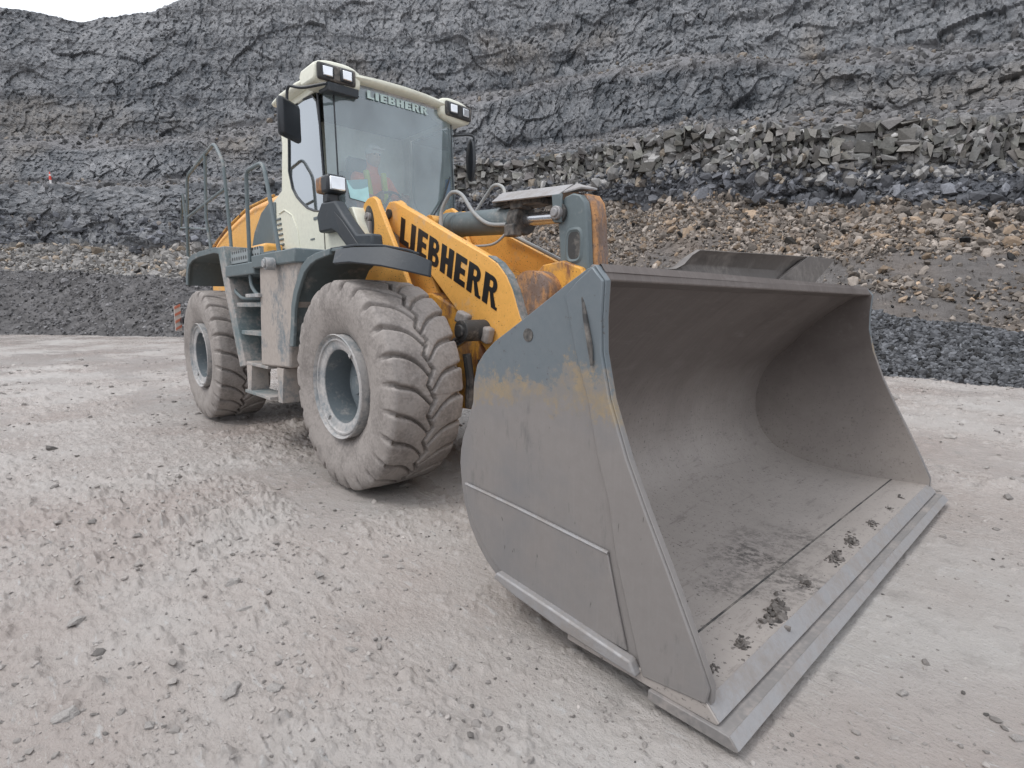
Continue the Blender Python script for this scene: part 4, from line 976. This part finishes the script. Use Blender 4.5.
# colours of the rock itself
def lerp(a, b, t): return a * (1 - t)[:, None] + b * t[:, None]
cA = np.array([.128, .136, .148]); cB = np.array([.25, .254, .264]); cBr = np.array([.23, .205, .18]); cL = np.array([.34, .33, .315])
q = np.clip(.42 + .45 * fbm(P * .22, 3, 71) + .45 * fbm(P * [.05, .05, .12], 3, 73) + .45 * (w2[2] - .5) + .75 * (w3[2] - .5) + .2 * (w1[2] - .5) + .5 * fbm(P * [1.2, 1.2, .35], 3, 72), -.25, 1.5)
C = lerp(np.tile(cA, (len(P), 1)), np.tile(cB, (len(P), 1)), q)
brn = np.maximum(sstep(.22, .6, fbm(P * [.14, .14, .2], 3, 81)) * .45, .7 * np.exp(-((a_ - 162.5) / 2.2) ** 2 - ((P[:, 2] - 13.2) / 1.6) ** 2) + .8 * np.exp(-((a_ - 110.2) / .9) ** 2 - ((P[:, 2] - 15.5) / 1.6) ** 2)) * (.6 + .8 * w3[2]); C = lerp(C, np.tile(cBr, (len(P), 1)), brn)
# bluish, even tone in the far left of the face
# light-coloured jointed bed near the top of the first bench (right half)
bed = cliff * (t_ > 3.35) * (t_ < 4) * sstep(3.38 + .05, 3.5 + .05, t_ + .12 * fbm(P * .4, 2, 91)) * sstep(150, 138, a_) * (.35 + .65 * sstep(.25, .65, w2[2]))
C = lerp(C, np.tile(cL, (len(P), 1)), np.clip(bed, 0, 1) * .8)
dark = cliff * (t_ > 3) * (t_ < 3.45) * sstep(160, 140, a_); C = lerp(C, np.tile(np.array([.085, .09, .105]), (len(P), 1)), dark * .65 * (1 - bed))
soil = soft * (t_ > 2) * (t_ < 3.06); cs = lerp(np.tile(np.array([.135, .125, .12]), (len(P), 1)), np.tile(np.array([.20, .16, .13]), (len(P), 1)), sstep(-.3, .4, fbm(P * .3, 3, 95)) * sstep(150, 130, a_))
C = lerp(C, cs, soil)
pile = (t_ < 2); cpile = np.where((a_ < 110)[:, None], np.array([.065, .067, .072]), np.array([.115, .111, .112])); cpile = cpile * (1 + .6 * (w3[2] - .5))[:, None]
C = np.where(pile[:, None], cpile, C)
ben = soft * (t_ > 4) * (1 - sstep(7.5, 7.6, t_)); C = lerp(C, np.tile(np.array([.19, .185, .19]), (len(P), 1)), ben * .8)
qf = grid_mesh('quarry_face', P2, len(azg), len(ts), 'rockface', col=C, flip=True); tag(qf, kind='structure'); qf.data.shade_flat()

# the opposite side of the pit, behind the photographer (it shows mirrored in the cab's side glass)
ab = np.linspace(204, 318, 260); tb = np.linspace(0, 1, 70); AB, TB = np.meshgrid(np.radians(ab), tb, indexing='ij')
DB = 88 + 16 * TB + 6 * fbm(np.stack([AB.ravel() * 3, TB.ravel() * 0, TB.ravel() * 0], 1), 3, 301).reshape(AB.shape)
HB = (23 + 5 * fbm(np.stack([AB.ravel() * 2.5, TB.ravel() * 0, TB.ravel() * 0], 1), 3, 302).reshape(AB.shape)) * np.clip(np.minimum((AB - AB.min()) / .25, (AB.max() - AB) / .3), 0, 1) * np.clip(TB * 1.15, 0, 1) - .3
PB = np.stack([(CAM[0] + DB * np.cos(AB)).ravel(), (CAM[1] + DB * np.sin(AB)).ravel(), HB.ravel()], 1)
nb = fbm(PB * .3, 4, 303); PB += np.stack([nb * 1.5, nb * 1.5, nb * .4], 1)
CB_ = lerp(np.tile(np.array([.10, .11, .125]), (len(PB), 1)), np.tile(np.array([.21, .215, .225]), (len(PB), 1)), np.clip(.5 + nb, 0, 1))
tag(grid_mesh('quarry_side', PB, len(ab), len(tb), 'rockface', col=CB_, flip=True), kind='structure')
# ------------------------------------------------------------------ scattered stones
def ico():
    t = (1 + 5 ** .5) / 2; v = np.array([(-1, t, 0), (1, t, 0), (-1, -t, 0), (1, -t, 0), (0, -1, t), (0, 1, t), (0, -1, -t), (0, 1, -t), (t, 0, -1), (t, 0, 1), (-t, 0, -1), (-t, 0, 1)], float)
    v /= np.linalg.norm(v[0]); f = np.array([(0, 11, 5), (0, 5, 1), (0, 1, 7), (0, 7, 10), (0, 10, 11), (1, 5, 9), (5, 11, 4), (11, 10, 2), (10, 7, 6), (7, 1, 8), (3, 9, 4), (3, 4, 2), (3, 2, 6), (3, 6, 8), (3, 8, 9), (4, 9, 5), (2, 4, 11), (6, 2, 10), (8, 6, 7), (9, 8, 1)])
    return v, f
IV, IF = ico()
def rand_rot(n):
    q = rng.normal(size=(n, 4)); q /= np.linalg.norm(q, axis=1)[:, None]; w, x, y, z = q.T
    return np.stack([1 - 2 * (y * y + z * z), 2 * (x * y - z * w), 2 * (x * z + y * w), 2 * (x * y + z * w), 1 - 2 * (x * x + z * z), 2 * (y * z - x * w), 2 * (x * z - y * w), 2 * (y * z + x * w), 1 - 2 * (x * x + y * y)], 1).reshape(n, 3, 3)
def stones(name, pos, size, cols, flat=.6, boxy=.5, mat='stones', tilt=True):
    n = len(pos); B = np.broadcast_to(IV, (n, 12, 3)).copy()
    B = np.sign(B) * np.abs(B) ** (1 - boxy * .5); B /= np.abs(B).max(axis=2).max(axis=1)[:, None, None]
    B *= 1 + .28 * rng.uniform(-1, 1, (n, 12, 1)); B *= np.stack([rng.uniform(.7, 1.2, n), rng.uniform(.5, 1.0, n), rng.uniform(flat * .6, flat * 1.2, n)], 1)[:, None, :]
    if tilt: Rm = rand_rot(n)
    else:
        a = rng.uniform(0, 2 * PI, n); Rm = np.zeros((n, 3, 3)); Rm[:, 0, 0] = np.cos(a); Rm[:, 0, 1] = -np.sin(a); Rm[:, 1, 0] = np.sin(a); Rm[:, 1, 1] = np.cos(a); Rm[:, 2, 2] = 1
        tl = rng.normal(0, .18, (n, 2)); Rt = np.zeros((n, 3, 3)); Rt[:, 0, 0] = Rt[:, 1, 1] = Rt[:, 2, 2] = 1; Rt[:, 0, 2] = tl[:, 0]; Rt[:, 2, 0] = -tl[:, 0]; Rt[:, 1, 2] = tl[:, 1]; Rt[:, 2, 1] = -tl[:, 1]; Rm = Rt @ Rm
    B = np.einsum('nij,nkj->nki', Rm, B) * (np.asarray(size)[:, None, None] * .5) + pos[:, None, :]
    F = (IF[None] + (np.arange(n) * 12)[:, None, None]).reshape(-1, 3)
    return raw_mesh(name, B.reshape(-1, 3), F, mat, np.repeat(cols, 12, axis=0))
na, ntt = len(azg), len(ts); PG = P2.reshape(na, ntt, 3)
def sample(n, a0, a1, t0, t1, pw=1.0):
    a = rng.uniform(a0, a1, n); t = t0 + (t1 - t0) * rng.uniform(0, 1, n) ** pw
    i = np.clip(np.searchsorted(azg, a), 1, na - 1); j = np.clip(np.searchsorted(ts, t), 1, ntt - 1)
    return PG[i, j], a, t
def tint(n, base, spread, warm=0.):
    b = np.array(base)[None] * (1 + spread * rng.normal(size=(n, 1))); b = np.clip(b, .02, .7)
    if warm: w = (rng.uniform(0, 1, n) < warm)[:, None]; b = np.where(w, b * np.array([1.18, 1.02, .84]), b)
    return b
# rubble on the slope behind
p1, a1, t1 = sample(34000, 74, 150, 2.0, 3.05, .9)
keep = vnoise(np.stack([p1[:, 0] * .35, p1[:, 1] * .35, p1[:, 2] * .8], 1), 5) + (t1 - 2.5) * .35 + rng.uniform(-.3, .5, len(p1)) > -.18
p1 = p1[keep]; t1 = t1[keep]; sz = np.clip(rng.lognormal(math.log(.125), .60, len(p1)), .05, .55) * np.clip(.55 + .45 * (t1 - 2), .5, 1)
tag(stones('rubble', p1 + [0, 0, .03], sz, tint(len(p1), (.205, .178, .155), .45, .2), .45, .95), 'pale and rusty broken rock strewn over the slope behind the bucket', 'rubble', kind='stuff')
p1, a1, t1 = sample(12000, 146, 190, 1.5, 3.04, .75); sz = np.clip(rng.lognormal(math.log(.20), .48, len(p1)), .08, .7)
tag(stones('rubble', p1 + [0, 0, .03], sz, tint(len(p1), (.235, .225, .215), .3, .12), .5, .9), 'band of pale broken rock along the foot of the far left cliff', 'rubble', kind='stuff')
# ledge blocks in the light bed
p1, a1, t1 = sample(2900, 76, 143, 3.30, 3.93); sz = np.clip(rng.lognormal(math.log(.235), .48, len(p1)), .1, .8)
tag(stones('ledge_rock', p1, sz, tint(len(p1), (.26, .255, .25), .32, .06), .6, 1.0), 'jointed pale rock blocks standing out of the ledge on the lower bench', 'rock blocks', kind='stuff')
bl_v, bl_f, bl_c = [], [], []; rb_ = np.random.default_rng(5)
aa = 78.0
while aa < 146:
    D0 = np.interp(aa, azg, DP[3]); wdeg = math.degrees(min(1.0, rb_.lognormal(-1.45, .5)) / D0); t = 3.47 + .05 * math.sin(aa * .7) + rb_.uniform(-.05, .05) + (.12 if aa > 138 else 0)
    while t < 3.95:
        dt = rb_.uniform(.035, .13); i = int(np.searchsorted(azg, aa + wdeg / 2)); j = int(np.searchsorted(ts, min(t + dt / 2, 3.9))); pc = PG[min(i, na - 1), j]
        zz0 = np.interp(aa, azg, ZP[3]); zz1 = np.interp(aa, azg, ZP[4]); hh = (zz1 - zz0) * dt; ww = math.radians(wdeg) * D0
        ar_ = math.radians(aa); rd = np.array([math.cos(ar_), math.sin(ar_), 0]); tg = np.array([-math.sin(ar_), math.cos(ar_), 0]); up = np.array([0, 0, 1.0])
        if rb_.uniform() < .84:
            o0_ = len(bl_v); out_ = rb_.uniform(-.38, .12); cc = np.array([.235, .23, .222]) * rb_.uniform(.3, 1.25) * np.array([rb_.uniform(.97, 1.05), 1, rb_.uniform(.92, 1.03)])
            sk = rb_.normal(0, .12, 2)
            for sd_ in (-1, 1):
                for su in (-1, 1):
                    for st_ in (-1, 1):
                        bl_v.append(pc + rd * (sd_ * .45 - out_) + tg * (st_ * ww * .48 + sk[0] * su * ww) + up * (su * hh * .46 + sk[1] * st_ * hh) + rb_.normal(0, .06, 3)); bl_c.append(cc)
            bl_f += [tuple(o0_ + q_ for q_ in f_) for f_ in ((0, 1, 3, 2), (4, 6, 7, 5), (0, 4, 5, 1), (2, 3, 7, 6), (0, 2, 6, 4), (1, 5, 7, 3))]
        t += dt
    aa += wdeg
lb = raw_mesh('ledge_rock', np.array(bl_v), np.array(bl_f, np.int32), 'stones', np.array(bl_c)); bv_ = lb.modifiers.new('b', 'BEVEL'); bv_.width = .035; bv_.segments = 1
tag(lb, 'solid bed of pale blocky jointed rock along the top of the lower bench', 'rock bed', kind='stuff')
p1, a1, t1 = sample(2900, 76, 190, 3.0, 3.5); sz = np.clip(rng.lognormal(math.log(.24), .5, len(p1)), .1, .8)
tag(stones('cliff_rock', p1, sz, tint(len(p1), (.13, .135, .15), .35, .05), .4, 1.0), 'dark slabby rock at the foot of the lower cliff', 'rock', kind='stuff')
p1, a1, t1 = sample(2900, 76, 190, 3.96, 5.1); sz = np.clip(rng.lognormal(math.log(.20), .4, len(p1)), .1, .6)
p1b, _, _ = sample(1800, 86, 184, 5.97, 7.05); p1 = np.concatenate([p1, p1b]); sz = np.concatenate([sz, np.clip(rng.lognormal(math.log(.24), .4, len(p1b)), .1, .6)])
tag(stones('bench_debris', p1, sz, tint(len(p1), (.14, .138, .14), .3, .1), .7, .8), 'small fallen rock lying along the benches of the face', 'debris', kind='stuff')
# gravel heaps
p1, a1, t1 = sample(33000, 76, 113, .02, 1.9); sz = np.clip(rng.lognormal(math.log(.085), .30, len(p1)), .04, .2)
tag(stones('gravel_pile', p1 + [0, 0, .01], sz, tint(len(p1), (.082, .085, .092), .5), .7, .9), 'heap of clean dark crushed stone behind the far end of the bucket', 'gravel pile', kind='stuff')
p1, a1, t1 = sample(17500, 113, 190, .03, 1.75); sz = np.clip(rng.lognormal(math.log(.11), .35, len(p1)), .05, .3)
tag(stones('gravel_pile', p1, sz, tint(len(p1), (.125, .122, .125), .42), .7, .9), 'long low bank of dark fine gravel left of the loader', 'gravel bank', kind='stuff')

# loose chips on the mud
def on_ground(x, y): return ground_height(np.asarray(x, float), np.asarray(y, float))[0]
nC = 15000; a = np.radians(rng.uniform(80, 195, nC)); r = 1.0 * (24 / 1.0) ** rng.uniform(0, 1, nC); x = CAM[0] + r * np.cos(a); y = CAM[1] + r * np.sin(a)
ok = ~((x > 1.85) & (x < 3.36) & (np.abs(y) < 1.75)); x, y, r = x[ok], y[ok], r[ok]
cl = vnoise(np.stack([x * 1.2, y * 1.2, x * 0], 1), 77) + rng.uniform(-.6, .9, len(x)) > -.1; x, y, r = x[cl], y[cl], r[cl]
sz = np.clip(rng.lognormal(math.log(.0095), .55, len(x)), .004, .05) * np.clip(.6 + r * .22, 1, 3.2)
z = on_ground(x, y) + sz * .05
tag(stones('loose_stones', np.stack([x, y, z], 1), sz, tint(len(x), (.27, .25, .235), .28), .5, .7, tilt=False), 'small stone chips pressed into the wet mud all around', 'stone chips', kind='stuff')

# ---- larger stones one can point to
def rock(name, x, y, size, label, group=None, cat='stone', colr=(.30, .275, .255), seed=0, squash=.55):
    r_ = np.random.default_rng(seed); bm = bmesh.new(); bmesh.ops.create_icosphere(bm, subdivisions=4, radius=.5)
    dirs = [Vector(v).normalized() for v in r_.normal(size=(13, 3))]; cuts = r_.uniform(.20, .40, 13)
    for v in bm.verts:
        p = v.co.copy()
        for d, c_ in zip(dirs, cuts):
            k_ = p.dot(d)
            if k_ > c_: p -= d * (k_ - c_)
        q_ = 1 + .16 * mnoise.noise(p * 5 + Vector((seed, 0, 0))) + .10 * mnoise.noise(p * 13 + Vector((0, seed, 0)))
        v.co = Vector((p.x * q_ * 1.3, p.y * .85 * q_, p.z * squash * 1.25 * q_))
    me = bpy.data.meshes.new(name); bm.to_mesh(me); bm.free(); me.shade_flat()
    at_ = me.attributes.new('Col', 'FLOAT_COLOR', 'POINT'); at_.data.foreach_set('color', np.tile(np.array(list(colr) + [1], np.float32), len(me.vertices)))
    me.materials.append(M['stones']); o = bpy.data.objects.new(name, me); COL.objects.link(o)
    o.scale = (size,) * 3; o.rotation_euler = (0, 0, r_.uniform(0, 6)); o.location = (x, y, float(on_ground([x], [y])[0]) + size * squash * .05)
    return tag(o, label, cat, group)
for (x_, y_, s_, lb, sd, sq) in [
    (1.63, -3.27, .085, 'broad dark crumbled stone nearest the bottom left corner of the muddy ground', 1, .5),
    (1.90, -2.80, .070, 'split dark stone, left one of a pair lying in the pale mud', 2, .5),
    (1.99, -2.67, .068, 'rounder grey stone, right one of a pair lying in the pale mud', 3, .6),
    (2.62, -2.16, .048, 'small square stone sunk in the mud in front of the bucket side', 4, .6),
    (2.33, -2.10, .050, 'flat stone with a chipped edge between the front tyre and bucket corner', 5, .45),
    (1.95, -2.35, .055, 'lone ragged stone in the mud halfway from front tyre to picture edge', 6, .4),
    (.94, -3.18, .075, 'slanting thin slab of stone in the pale wet mud at the far left', 7, .35),
    (1.94, -2.56, .040, 'low smooth grey pebble just beyond the pair of stones', 8, .6),
    (1.32, -2.56, .075, 'flat boat shaped stone left of the lone ragged stone', 9, .35),
    (1.01, -2.54, .075, 'grey stone with two pebbles beside it on the wet mud', 10, .5),
    (1.24, -2.17, .070, 'pale angular stone in the pinkish mud below the front tyre', 11, .55),
    (3.62, -.93, .055, 'half buried glistening stone in front of the bucket cutting edge', 12, .4),
    (3.94, -.92, .060, 'dark stone at the bottom right corner of the ground', 13, .4),
    (3.81, -.09, .060, 'long thin dark stone to the right of the bucket edge', 14, .3),
    (1.88, -3.06, .045, 'small dark wedge shaped stone standing in the pale mud at lower left', 15, .7)]:
    rock('stone', x_, y_, s_, lb, seed=sd, squash=sq, colr=(.33, .31, .295))


# mud clumps left on the bucket's bolt holes
cl_y = [-1.53, -1.29, -.96, -.60, -.19, .10, .49, .88, 1.19]; cl_s = [.08, .105, .17, .10, .12, .12, .10, .07, .06]
for i, (y, s_) in enumerate(zip(cl_y, cl_s)):
    r_ = np.random.default_rng(40 + i); n = 90 if s_ > .11 else 50
    dx = r_.normal(0, s_ * .16, n); dy = r_.normal(0, s_ * .45, n); ps = np.stack([3.15 + dx - .25 * dy, y + dy, np.full(n, .098) + np.exp(-(dx ** 2 + dy ** 2) / (s_ * .3) ** 2) * s_ * .11], 1)
    rng = np.random.default_rng(60 + i)
    o = stones('mud_clump', ps, np.clip(r_.lognormal(math.log(s_ * .13), .45, n), .006, .045), np.tile(np.array([[.13, .118, .11]]) * (1 + .3 * r_.normal(size=(n, 1))), 1).clip(.03, .3), .6, .5)
    nm = ['small crumbs of dark mud on the bucket floor against the near side plate', 'second dark mud clump from the near end of the bucket edge', 'widest dark mud clump, third along the bucket edge', 'fourth mud clump along the bucket edge from the near side', 'fifth mud clump, at the middle of the bucket edge',
          'sixth mud clump, just beyond the middle of the bucket edge', 'seventh mud clump from the near end of the bucket edge', 'eighth, small mud clump near the far end of the bucket edge', 'last and smallest mud clump at the far end of the bucket edge'][i]
    tag(o, nm, 'mud clump', 'mud clumps over the bolt holes of the bucket edge')

# little red marker on the far bench
def far_point(azd, t):
    i = int(np.searchsorted(azg, azd)); j = int(np.searchsorted(ts, t)); return PG[i, j]
q = far_point(175.6, 4.25); mk_ = tag(empty('marker_post', tuple(q)), 'tiny red and white marker post on the far left bench', 'marker post')
MB().tube([(q[0], q[1], q[2] - .2), (q[0], q[1], q[2] + .6)], .06, 10).build('post', 'white', None).parent = mk_
MB().tube([(q[0], q[1], q[2] + .25), (q[0], q[1], q[2] + .50), (q[0], q[1], q[2] + .75)], [.075, .06, .02], 12).build('cone_top', 'red', None).parent = mk_
for c_ in mk_.children: c_.location = (-q[0], -q[1], -q[2])

# ================================================================== LIGHT, SKY, CAMERA
wd = bpy.data.worlds.new('World'); scene.world = wd; wd.use_nodes = True; nt = wd.node_tree; nt.nodes.clear()
out = N(nt, 'ShaderNodeOutputWorld'); bg = N(nt, 'ShaderNodeBackground'); sky = N(nt, 'ShaderNodeTexSky', sky_type='NISHITA'); sky.sun_disc = False
SUN_EL, SUN_AZ = 58, 250         # degrees; azimuth of the place the light comes from, counter-clockwise from +X
sky.sun_elevation = math.radians(SUN_EL); sky.sun_rotation = math.radians(90 - SUN_AZ); sky.dust_density = 4; sky.air_density = 1
# closed cloud cover over the clear sky: even white, a bit brighter overhead
tc_ = N(nt, 'ShaderNodeTexCoord'); sp_ = N(nt, 'ShaderNodeSeparateXYZ'); nt.links.new(tc_.outputs['Generated'], sp_.inputs[0])
mr = N(nt, 'ShaderNodeMapRange'); nt.links.new(sp_.outputs[2], mr.inputs[0]); mr.inputs[1].default_value = -.05; mr.inputs[2].default_value = 1; mr.inputs[3].default_value = 7.5; mr.inputs[4].default_value = 12.5
cn = noise(nt, tc_.outputs['Generated'], 2.2, 5, .55)
cl_ = mth(nt, 'MULTIPLY', mr.outputs[0], mth(nt, 'ADD', mth(nt, 'MULTIPLY', cn, .25), .875))
vm = N(nt, 'ShaderNodeVectorMath', operation='SCALE'); vm.inputs[0].default_value = (.955, .985, 1.04); nt.links.new(cl_, vm.inputs[3])
nt.links.new(mix(nt, .88, sky.outputs[0], vm.outputs[0]), bg.inputs[0]); bg.inputs[1].default_value = .10
nt.links.new(bg.outputs[0], out.inputs[0])
sl = bpy.data.lights.new('sun', 'SUN'); sl.energy = .9; sl.angle = math.radians(18); sl.color = (1, .97, .93)
so = bpy.data.objects.new('sun', sl); COL.objects.link(so)
d = Vector((math.cos(math.radians(SUN_AZ)) * math.cos(math.radians(SUN_EL)), math.sin(math.radians(SUN_AZ)) * math.cos(math.radians(SUN_EL)), math.sin(math.radians(SUN_EL))))
so.rotation_euler = d.to_track_quat('Z', 'Y').to_euler(); so.location = d * 60

cd = bpy.data.cameras.new('camera'); co = bpy.data.objects.new('camera', cd); COL.objects.link(co); scene.camera = co
yaw, pitch, roll = 2.3893, -.1375, .0010
F = Vector((math.cos(pitch) * math.cos(yaw), math.cos(pitch) * math.sin(yaw), math.sin(pitch))); Rv = F.cross(Vector((0, 0, 1))).normalized(); Uv = Rv.cross(F)
R2 = Rv * math.cos(roll) + Uv * math.sin(roll); U2 = -Rv * math.sin(roll) + Uv * math.cos(roll)
co.matrix_world = Matrix(((R2.x, U2.x, -F.x, CAM[0]), (R2.y, U2.y, -F.y, CAM[1]), (R2.z, U2.z, -F.z, CAM[2]), (0, 0, 0, 1)))
cd.sensor_fit = 'HORIZONTAL'; cd.sensor_width = 36; cd.lens = 36 * 552.44 / 1024; cd.clip_start = .05; cd.clip_end = 1000
scene.view_settings.view_transform = 'Standard'; scene.view_settings.look = 'None'; scene.view_settings.gamma = 1; scene.view_settings.exposure = .56
